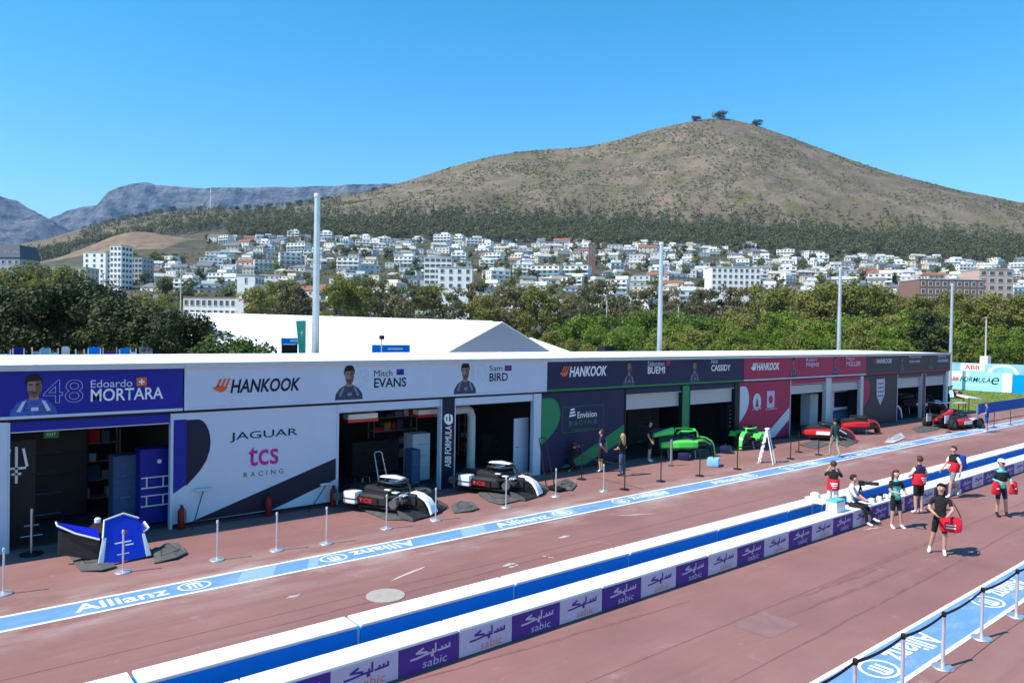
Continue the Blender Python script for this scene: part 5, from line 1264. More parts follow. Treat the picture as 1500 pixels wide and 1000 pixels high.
cabinet(inside(730, 690, 3.2), 3.2, 2.2, .6, 1.2, 'dark_int', 'dark workbench at the back of the second white bay', 3, 'workbench', 0, 'workbench')
# navy garage
cabinet(inside(935, 660, 3.0), 3.0, 2.4, .6, 2.0, 'dark_int', 'tall dark shelving in the first navy bay', 5)
t = thing('post_bumper', 'slim grey post standing at the green door column', 'post', (*at(983, 682)[:2], 0)); mb = MB(); mb.tube([(0, 0, 0), (0, 0, 1.1)], .05, 10); mb.build('shaft', 'mid_grey', t); mb = MB(); mb.lathe([(.12, 0), (.12, .02), (.055, .03)], 12); mb.build('foot', 'black', t)
t = cabinet(inside(1063, 640, .5), .5, .5, .5, 2.2, 'black', 'black rack with white lettered labels inside the second navy bay', 0)
for k in range(6): mb = MB(); mb.box(-.1, .12, -.262, -.254, .9+.2*k, .95+.2*k); mb.build('label_strip', 'pale_ink', t)
# crimson garage
t = thing('partition_wall', 'white and grey partition with a dark window inside the second crimson bay', 'partition', (inside(1235, 610, 1.0), WY+1.0, .014))
mb = MB(); mb.box(-1.7, 1.7, 0, .08, 0, 2.5); mb.build('board', 'white_panel', t)
mb = MB(); mb.box(-1.2, 1.0, -.03, -.004, 1.15, 2.1); mb.build('window', 'black_gloss', t)
mb = MB(); mb.box(-1.3, 1.1, -.2, -.004, .92, .97); mb.build('counter', 'dark_int', t)
mb = MB(); mb.box(-1.3, 1.1, -.05, -.004, .1, .88); mb.build('counter_front', 'denim', t)
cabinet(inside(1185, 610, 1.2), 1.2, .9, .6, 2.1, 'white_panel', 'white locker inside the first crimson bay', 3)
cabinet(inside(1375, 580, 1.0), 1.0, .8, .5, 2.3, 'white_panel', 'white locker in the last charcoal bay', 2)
# black floor mat/hoses at the door edges
for (x, y, w, lab) in ((1290, 617, 4.0, 'black air hose lying before the charcoal bays'), (1180, 650, 3.0, 'black air hose lying before the crimson bays'), (520, 742, 2.0, 'black hose lying at the white door post')):
    p = at(x, y); pts = [(i/14*w, .15*math.sin(i*1.1)+.08*math.sin(i*.4), .022) for i in range(15)]
    mb = MB(); mb.tube(pts, .02, 6); o = mb.build('air_hose', 'black', None, True, p); tag(o, lab, 'hose')

t = thing('display_panel', 'black panel with white trident emblem just inside the blue garage', 'panel', (inside(24, 680, .45), WY+.45, .014))
mb = MB(); mb.box(-.32, .4, 0, .05, 0, 2.6); bd_ = mb.build('board', 'black', t)
def strokes(pts, w, m, parent, y):
    for a, b in pts:
        a = Vector(a); b = Vector(b); d = (b-a).normalized()*w; n = Vector((-d.y, d.x)); mb = MB(); mb.add([(p.x, y, p.y) for p in (a+n, a-n, b-n, b+n)], [(0, 1, 2, 3)]); mb.build('emblem_stroke', m, parent)
strokes([((0, 1.55), (0, 2.45)), ((-.22, 1.95), (-.14, 2.4)), ((.22, 1.95), (.14, 2.4)), ((-.2, 1.92), (.2, 1.92)), ((-.1, 1.78), (.1, 1.78))], .028, 'white_paint', bd_, -.004)
rg2 = random.Random(9)
def shelf(px_, depth, w, h, lab, n=9, mats=('white_panel', 'denim', 'mid_grey', 'red_cloth', 'light_grey', 'wood')):
    """open rack with boxes on it"""
    X_ = inside(px_, 660, depth); t = thing('storage_rack', lab, 'rack', (X_, WY+depth, .014))
    for sx in (-1, 1):
        for sy in (-1, 1): mb = MB(); mb.box(sx*w/2-.02, sx*w/2+.02, sy*.22-.02, sy*.22+.02, 0, h); mb.build('upright', 'mid_grey', t)
    lv = int(h/.55)
    for k in range(lv):
        z_ = .25+k*.55; mb = MB(); mb.box(-w/2+.021, w/2-.021, -.24, .24, z_, z_+.03); sf = mb.build('shelf', 'mid_grey', t); x_ = -w/2+.08
        while x_ < w/2-.25:
            bw = rg2.uniform(.16, .42); bh = rg2.uniform(.12, .42)
            if rg2.random() < .8: mb = MB(); mb.bbox(x_, min(x_+bw, w/2-.05), -.2, .18, z_+.032, z_+.032+bh, .012); mb.build('stored_box', rg2.choice(mats), sf)
            x_ += bw+.05
shelf(130, 4.0, 1.6, 2.3, 'storage rack with boxes at the back of the blue garage')
shelf(575, 5.2, 2.0, 2.3, 'storage rack with boxes behind the dark workbench of the first white bay')
shelf(700, 5.0, 1.8, 2.3, 'storage rack with boxes at the back of the second white bay')
shelf(925, 5.0, 2.0, 2.0, 'storage rack with boxes behind the tall dark shelving')
shelf(1030, 3.5, 2.0, 2.0, 'storage rack with boxes in the second navy bay')
mat('teal_flag', (.08, .48, .34), .6)
# ------------------------------------------------------------------ light poles behind the garages
for i, (x, y) in enumerate([(465, 290), (969, 355), (1231, 395), (1395, 415)]):
    p = yp(x, y, 30.5)
    t = thing('light_pole', 'tall round galvanised pole '+['behind the white garage', 'behind the navy garage', 'behind the crimson garage', 'at the end of the garage row'][i], 'pole', (p.x, 30.5, 0), 0, 'tall poles behind the garages')
    mb = MB(); mb.tube([(0, 0, 0), (0, 0, 5), (0, 0, 11.25)], [.185, .16, .125], 16); mb.build('shaft', 'galv', t, True)
    mb = MB(); mb.lathe([(.15, 11.24), (.15, 11.36), (.12, 11.40)], 14); mb.build('cap', 'light_grey', t, True)
    mb = MB(); mb.lathe([(.3, -.05), (.3, .04), (.2, .06)], 14); mb.build('base_plate', 'galv', t)
    if i in (1, 2, 3):
        mb = MB(); mb.bbox(.13, .38, -.16, .16, 9.2 if i == 1 else 10.7, 9.9 if i == 1 else 11.2, .03); mb.build('antenna_box', 'light_grey', t)
def lamp(x, ytop, v, label, box=False, yb=None):
    u = (x-750)/FPX*v; zt = CAMZ+(yh(x)-ytop)/FPX*v; p = uv(u, v)
    t = thing('lamp_post', label, 'lamp post', (p.x, p.y, -.06))
    mb = MB(); mb.tube([(0, 0, 0), (0, 0, zt)], [.13, .09], 8); mb.build('shaft', 'light_grey', t, True)
    mb = MB(); mb.tube([(0, 0, zt), (0, 0, zt+.25)], [.16, .28], 10); mb.build('lamp_head', 'light_grey', t)
    if box: mb = MB(); mb.bbox(-.7, .7, -.5, .5, 1.2, 3.2, .05); mb.build('cabinet_box', 'white_paint', t)
    return t
lamp(1444, 466, 105, 'thin white lamp post with a white box by the long board', True)
lamp(888, 439, 125, 'thin white lamp post among the green bushes', False)
lamp(264, 392, 120, 'thin pale lamp post beside the dark broad trees')
lamp(150, 402, 130, 'short pale lamp post above the dark broad trees')
lamp(174, 408, 130, 'thin pale lamp post between the dark trees and the tower block')
lamp(993, 447, 130, 'slim white lamp post before the brown trees')

# ------------------------------------------------------------------ marquees behind the garages
t = thing('marquee', 'long white marquee with a wide pitched roof behind the garages', 'marquee', (20, 44, 0))
pR = (6.35, 46.0)
mb = MB(); x0, x1 = -6.6, 16.5
mb.prism([(36.5, 3.3), (46.5, 6.32), (56.5, 3.3), (56.5, 3.2), (36.5, 3.2)], x0, x1, T=Matrix(((0, 1, 0, 0), (1, 0, 0, -44), (0, 0, 1, 0), (0, 0, 0, 1)))); rf_ = mb.build('roof', 'tent_white', t)
for k in range(1, 5):
    xx = x0+(x1-x0)*k/5; mb = MB(); mb.loft([[(xx-.04, -7.5, 3.31), (xx+.04, -7.5, 3.31), (xx+.04, -7.5, 3.34), (xx-.04, -7.5, 3.34)], [(xx-.04, 2.5, 6.325), (xx+.04, 2.5, 6.325), (xx+.04, 2.5, 6.36), (xx-.04, 2.5, 6.36)]]); mb.build('seam', 'light_grey', rf_)
mb = MB(); mb.box(x0+.05, x1-.05, -7.35, 12.3, 0, 3.18); mb.build('wall', 'tent_white', t)
for k in range(5): mb = MB(); xx = x0+.3+k*5.1; mb.box(xx-.03, xx+.03, -7.42, -7.36, 0, 3.2); mb.build('wall_post', 'light_grey', t)
ap = yp(735, 473, 38.0)
hw = 5.4; zb = 3.6
t = thing('marquee', 'gabled white marquee with shade toned triangular end behind the garages', 'marquee', (ap.x, 38, 0))
mb = MB(); mb.prism([(-hw, zb), (0, ap.z), (hw, zb)], -.02, .02); mb.build('gable', 'tent_shaded', t)  # white gable end, painted in its shade tone
mb = MB(); mb.loft([[(-hw-.15, -.1, zb-.04), (0, -.1, ap.z+.02), (hw+.15, -.1, zb-.04), (hw+.15, -.1, zb+.02), (0, -.1, ap.z+.08), (-hw-.15, -.1, zb+.02)], [(-hw-.15, 16, zb-.04), (0, 16, ap.z+.02), (hw+.15, 16, zb-.04), (hw+.15, 16, zb+.02), (0, 16, ap.z+.08), (-hw-.15, 16, zb+.02)]]); mb.build('roof', 'tent_white', t)
mb = MB(); mb.box(-hw, hw, .03, 15.9, 0, zb-.05); mb.build('wall', 'tent_white', t)
t = thing('marquee', 'low white tent with sloping roof beside the gabled marquee', 'marquee', (ap.x+13, 40, 0))
mb = MB(); mb.loft([[(-8, 0, 3.5), (-8, 7, 5.0), (-8, 14, 3.5)], [(-2.5, 0, 3.5), (-2.5, 7, 5.0), (-2.5, 14, 3.5)]]); mb.build('roof', 'tent_white', t)
mb = MB(); mb.box(-7.9, -2.6, .1, 13.9, 0, 3.48); mb.build('wall', 'tent_white', t)
mb = MB(); mb.bbox(-1.5, -.4, -.6, .3, 3.9, 4.5, .03); mb.box(-1.0, -.9, -.2, -.1, 0, 3.9); mb.build('air_unit', 'black', t)
# signs standing in front of the marquee
def sign_at(x0, yt, x1, yb, Y, name, label, m, th_=.06):
    a = yp(x0, (yt+yb)/2, Y); b = yp(x1, (yt+yb)/2, Y); zt = yp((x0+x1)/2, yt, Y).z; zb_ = yp((x0+x1)/2, yb, Y).z
    t = thing(name, label, 'sign', ((a.x+b.x)/2, Y, 0)); w = b.x-a.x
    mb = MB(); mb.box(-w/2, w/2, -th_/2, th_/2, zb_, zt); bd = mb.build('board', m, t)
    for s in (-1, 1): mb = MB(); mb.tube([(s*w*.42, .05, 0), (s*w*.42, .05, zb_+.3)], .035, 6); mb.build('post', 'steel', t)
    return t, bd, w, zb_, zt
t, bd, w, a, b = sign_at(545, 505, 600, 516, 33.5, 'sign_board', 'blue sign board with white stripe before the long marquee', 'barrier_blue')
mb = MB(); mb.box(-w*.1, w*.3, -.04, -.033, a+(b-a)*.35, a+(b-a)*.6); mb.build('white_stripe', 'white_paint', bd)
t, bd, w, a, b = sign_at(412, 495, 437, 504, 33.5, 'sign_board', 'blue sign board with black base beside the green feather flag', 'barrier_blue')
mb = MB(); mb.box(0, w*.45, -.04, -.033, a+(b-a)*.4, a+(b-a)*.75); mb.build('white_stripe', 'white_paint', bd)
mb = MB(); mb.box(-w*.45, w*.45, -.03, .03, a-.5, a-.01); mb.build('black_base', 'black', bd)
p = yp(440, 520, 32.8); q0 = yp(440, 470, 32.8).z
t = thing('feather_flag', 'tall green feather flag with white emblem beside the first tall pole', 'flag', (p.x, 32.8, 0))
mb = MB(); mb.prism([(-.24, q0), (.22, q0+.03), (.22, q0-1.0), (.26, q0-1.9), (-.06, q0-1.9), (-.12, q0-1.0)], -.012, .012); fl = mb.build('banner', 'teal_flag' if 'teal_flag' in M else 'teal', t)
mb = MB(); mb.prism([(-.02, q0-.55), (.05, q0-.45), (.12, q0-.55), (.07, q0-.62), (.05, q0-.75), (.02, q0-.62)], -.02, -.014); mb.build('emblem', 'white_paint', fl)
mb = MB(); mb.tube([(.24, 0, 0), (.24, 0, q0)], .02, 6); mb.build('mast', 'steel', t)
p = yp(559, 510, 32.6); z0 = yp(559, 513, 32.6).z
t = thing('floodlight_stand', 'slim stand with small camera head before the blue sign board', 'stand', (p.x, 32.6, 0)); mb = MB(); mb.tube([(0, 0, 0), (0, 0, z0+.55)], .03, 6); mb.build('mast', 'light_grey', t); mb = MB(); mb.bbox(-.1, .1, -.1, .1, z0+.55, z0+.75, .02); mb.build('head', 'black', t)

# ------------------------------------------------------------------ boards and fences past the garage row
def board(pts, z0, z1, name, label, m, cat='board', posts=True):
    a, b = Vector(pts[0]), Vector(pts[1]); d = (b-a); L_ = d.length; ang = math.atan2(d.y, d.x)
    t = thing(name, label, cat, (a.x, a.y, 0), ang)
    mb = MB(); mb.box(0, L_, -.04, .04, z0, z1); bd = mb.build('board', m, t)
    if posts:
        for k in range(int(L_//2.4)+1): mb = MB(); xx = min(L_-.04, .04+2.4*k); mb.box(xx-.03, xx+.03, .045, .11, 0, z1); mb.build('post', 'mid_grey', t)
    return t, bd, L_
A = gp(1388, 570); B_ = gp(1482, 576)
t, bd, L_ = board([(A.x, A.y), (B_.x, B_.y)], .05, 2.05, 'advertising_board', 'long pale cyan and white advertising board on the grass', 'cyan_print')
def bt(s, m, x, z, w, h, **k): fit_text(s, m, Matrix(((1, 0, 0, x), (0, 0, -1, -.052), (0, 1, 0, z), (0, 0, 0, 1))), w, h, bd, **k)
mat('print_white', (.85, .86, .86), .5)
mb = MB(); mb.box(L_-.85, L_-.02, -.046, -.041, .08, 2.02); mb.build('white_end', 'print_white', bd)
mb = MB(); mb.box(.02, 2.0, -.046, -.041, 1.35, 2.02); mb.build('white_end', 'print_white', bd)
fit_text('ABB', 'red_gloss', Matrix(((1, 0, 0, .15), (0, 0, -1, -.05), (0, 1, 0, 1.0), (0, 0, 0, 1))), .95, .42, bd, bold=.04)
bt('FORMULA', 'ink', 1.2, .95, 2.9, .55, italic=.25, bold=.01); bt('e', 'ink', 4.15, .8, .75, .75, italic=.25, bold=.0)
bt('WORLD CHAMPIONSHIP', 'white_paint', 1.2, .55, 2.8, .16)
A2 = gp(1480, 576); B2 = Vector((A2.x+2, A2.y-9, 0))
board([(A2.x+.3, A2.y-.1), (B2.x, B2.y)], .03, 1.95, 'board_fence', 'plain bright blue board joining the long pale board', 'barrier_blue')
t, bd, L_ = board([(96, 36), (98, 22)], .6, 2.75, 'advertising_board', 'tall blue and white board with red letters behind the pale board', 'sky_print')
fit_text('ABB', 'red_gloss', Matrix(((1, 0, 0, 3.4), (0, 0, -1, -.05), (0, 1, 0, 1.98), (0, 0, 0, 1))), 1.5, .55, bd, bold=.02)
mb = MB(); mb.box(3.0, 5.4, -.046, -.041, 1.85, 2.68); mb.build('white_field', 'print_white', bd)
mb = MB()
for k in range(10):
    a0_, a1_ = math.pi*k/10, math.pi*(k+1)/10
    mb.add([(7.2-1.5*math.cos(a0_), -.047, 1.6+1.1*math.sin(a0_)), (7.2-1.5*math.cos(a1_), -.047, 1.6+1.1*math.sin(a1_)), (7.2-1.2*math.cos(a1_), -.047, 1.6+.85*math.sin(a1_)), (7.2-1.2*math.cos(a0_), -.047, 1.6+.85*math.sin(a0_))], [(0, 1, 2, 3)])
mb.build('white_arc', 'print_white', bd)
# slatted blue board on posts along the marking, past the last garage
A3 = gp(1452, 622); B3 = Vector((A3.x+28, A3.y-.6, 0))
t, bd, L_ = board([(A3.x+.4, A3.y+.9), (B3.x, B3.y+1.4)], .55, 1.25, 'board_fence', 'long royal blue board raised on posts beside the lane marking', 'cloth_blue')
# table and awning by the last car
p = gp(1398, 612); t = thing('work_table', 'white topped work table at the end of the garages', 'table', (p.x+1.2, p.y+.9, 0), R(-30))
mb = MB(); mb.bbox(-1.3, 1.3, -.4, .4, .92, .98, .015); mb.build('table_top', 'white_gloss', t)
for sx in (-1, 1):
    for sy in (-1, 1): mb = MB(); mb.tube([(sx*1.2, sy*.32, 0), (sx*1.2, sy*.32, .92)], .025, 6); mb.build('leg', 'black', t)
mb = MB(); mb.bbox(-.5, .5, -.3, .3, .3, .5, .03); mb.build('shelf', 'black', t)
t = thing('nose_rack', 'white car nose resting on a rack by the blue shirt', 'car part', (p.x+6.0, p.y+1.3, 0), R(-20))
mb = MB(); mb.loft([rrect(0, 1.05, 1.0, .10, -.9, .4), rrect(0, 1.12, .8, .16, 0, .4), rrect(0, 1.2, .4, .12, .7, .4)]); mb.build('nose', 'white_gloss', t, True)
for s in (-1, 1): mb = MB(); mb.tube([(s*.3, 0, 0), (s*.3, 0, 1.06)], .03, 6); mb.build('rack_leg', 'black', t)
p = at(1358, 606); cabinet(0, 0, .1, .1, .2, 'black', 'x') if False else None

# ------------------------------------------------------------------ trees
leafmat('leaf_dark', (.012, .022, .007), (.03, .045, .013), (.085, .095, .03), trans=.15)
leafmat('leaf_green', (.055, .105, .014), (.125, .20, .024), (.25, .29, .045), trans=.4)
leafmat('leaf_euc', (.075, .075, .035), (.16, .155, .065), (.27, .22, .11), trans=.4)
leafmat('leaf_olive', (.085, .10, .022), (.19, .20, .042), (.29, .26, .07), trans=.4)
leafmat('leaf_wood', (.055, .065, .026), (.12, .13, .048), (.19, .19, .075), trans=.35)
leafmat('leaf_scrub', (.055, .065, .02), (.12, .135, .035), (.20, .20, .06), trans=.15)
mat('bark', (.075, .055, .042), .9, var=.3, scale=5); mat('bark_pale', (.22, .17, .14), .9, var=.3, scale=3)
def leaf_cloud(mb, rnd, c, rx, ry, rz, n, s, flat=.0):
    for _ in range(n):
        while True:
            d = Vector((rnd.uniform(-1, 1), rnd.uniform(-1, 1), rnd.uniform(-1, 1)))
            if .0 < d.length < 1: break
        d = d.normalized()*(rnd.random()**.35)
        p = Vector((c[0]+d.x*rx, c[1]+d.y*ry, c[2]+d.z*rz))
        nrm = (d+Vector((rnd.uniform(-.7, .7), rnd.uniform(-.7, .7), rnd.uniform(-.3, .9)))).normalized()
        a = nrm.orthogonal().normalized(); a.rotate(Matrix.Rotation(rnd.uniform(0, 6.28), 3, nrm)); b = nrm.cross(a)
        k = s*rnd.uniform(.6, 1.35); w = k*rnd.uniform(.45, .8)
        mb.v += [tuple(p-a*k*.5), tuple(p+b*w*.5+nrm*k*.08), tuple(p+a*k*.5), tuple(p-b*w*.5+nrm*k*.08)]
        i = len(mb.v); mb.f.append((i-4, i-3, i-2, i-1)); mb.mi.append(0)
def tree_meshes(seed, h, w, clumps, per, leaf, lm, bm_, trunk_h=.35, tall=.6, trunk_r=.25, limbs=6, csize=.3):
    rnd = random.Random(seed); mb = MB(); tr = MB()
    tr.tube([(0, 0, -.3), (rnd.uniform(-.1, .1)*w*.2, rnd.uniform(-.1, .1)*w*.2, h*trunk_h*.6), (rnd.uniform(-.1, .1)*w*.4, 0, h*trunk_h), (rnd.uniform(-.1, .1)*w*.4, 0, h*.72)], [trunk_r*1.3, trunk_r, trunk_r*.8, trunk_r*.25], 8)
    cs = []
    for k in range(clumps):
        a = rnd.uniform(0, 6.283); zz = rnd.uniform(trunk_h, .93); env = math.sin(math.pi*min(1, (zz-trunk_h*.7)/(1.05-trunk_h*.7)))**.6
        r_ = w/2*env*math.sqrt(rnd.random())*.85
        c = (r_*math.cos(a), r_*math.sin(a), h*zz); cs.append(c); q = csize*w*rnd.uniform(.6, 1.15)
        leaf_cloud(mb, rnd, c, q*.5, q*.5, q*.5*tall, per, leaf)
    for k in range(limbs):
        c = cs[k % len(cs)]; z0 = h*trunk_h*rnd.uniform(.5, 1.0)
        tr.tube([(0, 0, z0), (c[0]*.45, c[1]*.45, (z0+c[2])*.5), c], [trunk_r*.55, trunk_r*.35, trunk_r*.1], 5)
    return mb.mesh('crown', lm, False, False), tr.mesh('trunk', bm_, True)
def plant_tree(ms_, name, label, loc, rz, sc, group, cat='tree'):
    t = thing(name, label, cat, loc, rz, group); t.scale = (sc, sc, sc)
    obj('crown', ms_[0], t); obj('trunk', ms_[1], t); return t
rt = random.Random(11)
# dark broad trees on the left
dk = [tree_meshes(100+k, 9.0, 7.2, 56, 170, .27, 'leaf_dark', 'bark', .33, .85, .20, 10, .29) for k in range(4)]
DT = [(-95, 47, 408, 'dark broad tree at the outer end of the dark row'), (-35, 52, 412, 'dark broad tree behind the outer end of the dark row'), (8, 46, 405, 'dark broad tree before the hotel with the dark roof'), (55, 52, 414, 'dark broad tree before the low cream building'), (95, 46, 402, 'dark broad tree before the white apartment block'), (132, 50, 398, 'tallest dark broad tree in the dense dark row'), (172, 45, 418, 'dark broad tree below the pale tower block'), (210, 44, 432, 'dark broad tree with bare trunk showing beside the marquee'), (245, 42, 440, 'lower dark broad tree before the end of the marquee'), (275, 41, 446, 'outermost dark broad tree against the white marquee')]
for i, (x, v, yt, lab) in enumerate(DT):
    p = uv((x-750)/FPX*v, v); h = CAMZ+(yh(x)-yt-9)/FPX*v; plant_tree(dk[i % 4], 'dark_tree', lab, (p.x, p.y, -.1), i*1.3, h/9.1, 'dark broad trees behind the blue garage')
leafmat('leaf_shrub', (.02, .04, .01), (.05, .09, .018), (.12, .16, .035), trans=.25)
sm = tree_meshes(120, 3.6, 3.4, 40, 210, .13, 'leaf_shrub', 'bark', .2, .8, .08, 5, .34)
for i, (x, v, sc, lab) in enumerate([(318, 34, 1.32, 'round green shrub between the dark trees and the marquee'), (345, 33.5, 1.42, 'larger round green shrub before the marquee roof'), (368, 34.5, 1.28, 'small green shrub at the end of the shrub group')]):
    p = uv((x-750)/FPX*v, v); plant_tree(sm, 'shrub', lab, (p.x, p.y, -.1), i*2.1, sc, 'green shrubs before the marquee', 'shrub')
# row of tall eucalyptus
eu = [tree_meshes(200+k, 17, 11, 44, 80, .55, 'leaf_euc', 'bark_pale', .24, .8, .26, 18, .24) for k in range(4)]
ol = [tree_meshes(220+k, 14, 11, 42, 120, .5, 'leaf_olive', 'bark_pale', .2, .8, .2, 9, .3) for k in range(3)]
xs = [378, 402, 425, 450, 480, 505, 528, 552, 578, 604, 630, 655, 688, 712, 735, 760, 792, 818, 838, 862, 880, 905, 930, 952, 985, 1002, 1028, 1052, 1080, 1105]
for i, x in enumerate(xs):
    v = 165+18*rt.uniform(-1, 1); top = 407+rt.uniform(-7, 20)+(8 if 900 < x < 960 or x > 1040 else 0)
    h = CAMZ+(yh(x)-top)/FPX*v; p = uv((x-750)/FPX*v, v); ms_ = (eu if rt.random() < .72 else ol)
    j = rt.randrange(len(ms_)); plant_tree(ms_[j], 'gum_tree', 'tall brown green gum tree in the row between marquee and town' if ms_ is eu else 'olive green full crowned tree in the row between marquee and town', (p.x, p.y, -.2), rt.uniform(0, 6), h/(17.2 if ms_ is eu else 14.2), 'row of trees below the town')
# olive trees on the right, behind the green bushes
for i, x in enumerate([1125, 1150, 1178, 1205, 1228, 1255, 1282, 1310, 1335, 1362, 1390, 1420, 1450, 1480, 1510, 1545]):
    v = 160+12*rt.uniform(-1, 1); top = (414 if x < 1320 else 432)+rt.uniform(-10, 10); h = CAMZ+(yh(x)-top)/FPX*v; p = uv((x-750)/FPX*v, v)
    plant_tree(ol[i % 3], 'olive_tree', 'rounded olive green tree behind the bright green bushes', (p.x, p.y, -.2), rt.uniform(0, 6), h/14.2, 'olive green trees behind the bushes')
for i, (x, top) in enumerate([(-15, 392), (15, 390), (45, 384), (70, 380), (92, 388), (205, 425), (228, 430), (250, 428)]):
    v = 235+10*(i % 3); h = CAMZ+(yh(x)-top)/FPX*v; p = uv((x-750)/FPX*v, v)
    plant_tree(ol[i % 3], 'olive_tree', 'yellow green tree growing above the dark broad trees', (p.x, p.y, -.2), i*1.1, h/14.2, 'yellow green trees above the dark row')
# bright green bushes behind the garages
gr = [tree_meshes(300+k, 8, 9, 44, 130, .42, 'leaf_green', 'bark', .08, .8, .15, 6, .32) for k in range(4)]
go = [tree_meshes(340+k, 8, 8, 36, 120, .42, 'leaf_olive', 'bark', .15, .8, .15, 8, .3) for k in range(2)]
for i in range(66):
    row = i % 3; x = 795+i*12.2+rt.uniform(-10, 10); v = (86, 104, 128)[row]+rt.uniform(-6, 6); top = (492, 476, 458)[row]+rt.uniform(-10, 9)
    if x < 860: top += 8
    if x > 1340: v += 36 if row == 0 else 24; top += 4 if row else 14
    h = CAMZ+(yh(x)-top)/FPX*v; p = uv((x-750)/FPX*v, v); g3 = rt.random() < .28
    t = plant_tree((go if g3 else gr)[rt.randrange(2 if g3 else 4)], 'bush', ('low ', 'middling ', 'tall ')[row]+('olive' if g3 else 'bright')+' green bush in the thicket '+('right behind the garages', 'behind the low bushes', 'before the row of taller trees')[row], (p.x, p.y, -.2), rt.uniform(0, 6), h/8.1, 'green bushes behind the garages', 'bush')
    q = h/8.1; t.scale = (q*rt.uniform(.7, 1.15), q*rt.uniform(.7, 1.15), q)
p = uv((1362-750)/FPX*98, 98); cn = tree_meshes(330, 11, 6, 50, 120, .4, 'leaf_dark', 'bark', .06, .7, .15, 4, .34)
plant_tree(cn, 'conifer', 'dark green conical tree standing out of the green thicket', (p.x, p.y, -.2), 1, .92, None)

# ------------------------------------------------------------------ town on the slope
mat('wall_white', (.76, .75, .72), .7, var=.06, scale=.6); mat('wall_cream', (.62, .55, .43), .75, var=.06, scale=.6); mat('wall_grey', (.36, .37, .40), .7, var=.06, scale=.6)
mat('wall_dark', (.10, .11, .14), .6, var=.1, scale=.6); mat('wall_pink', (.52, .36, .30), .75, var=.06, scale=.6); mat('tile_roof', (.26, .11, .07), .8, var=.2, scale=1.2); mat('slate_roof', (.16, .16, .18), .7, var=.15, scale=1.2)
mat('flat_roof', (.42, .41, .39), .8, var=.12, scale=.5); mat('window_glass', (.035, .05, .07), .12, spec=.7); mat('frame_white', (.7, .7, .7), .6); mat('brick', (.22, .125, .10), .85, var=.12, scale=2)
WIN = {}
mat('teal_glass', (.10, .22, .26), .15); mat('wall_pale', (.55, .55, .56), .7, var=.06, scale=.6); mat('wall_blue', (.22, .34, .46), .7, var=.06, scale=.6)
def win_mesh(w, h):
    k = (round(w, 1), round(h, 1))
    if k not in WIN:
        mb = MB(); mb.box(-w/2, w/2, -.05, .02, 0, h, 0)
        mb.box(-w/2-.12, w/2+.12, -.09, .02, -.14, -.002, 1); mb.box(-w/2-.12, w/2+.12, -.07, .02, h+.002, h+.12, 1)
        mb.box(-w/2-.12, -w/2-.002, -.07, .02, 0, h, 1); mb.box(w/2+.002, w/2+.12, -.07, .02, 0, h, 1)
        WIN[k] = mb.mesh('window', ['window_glass', 'frame_white'])
    return WIN[k]
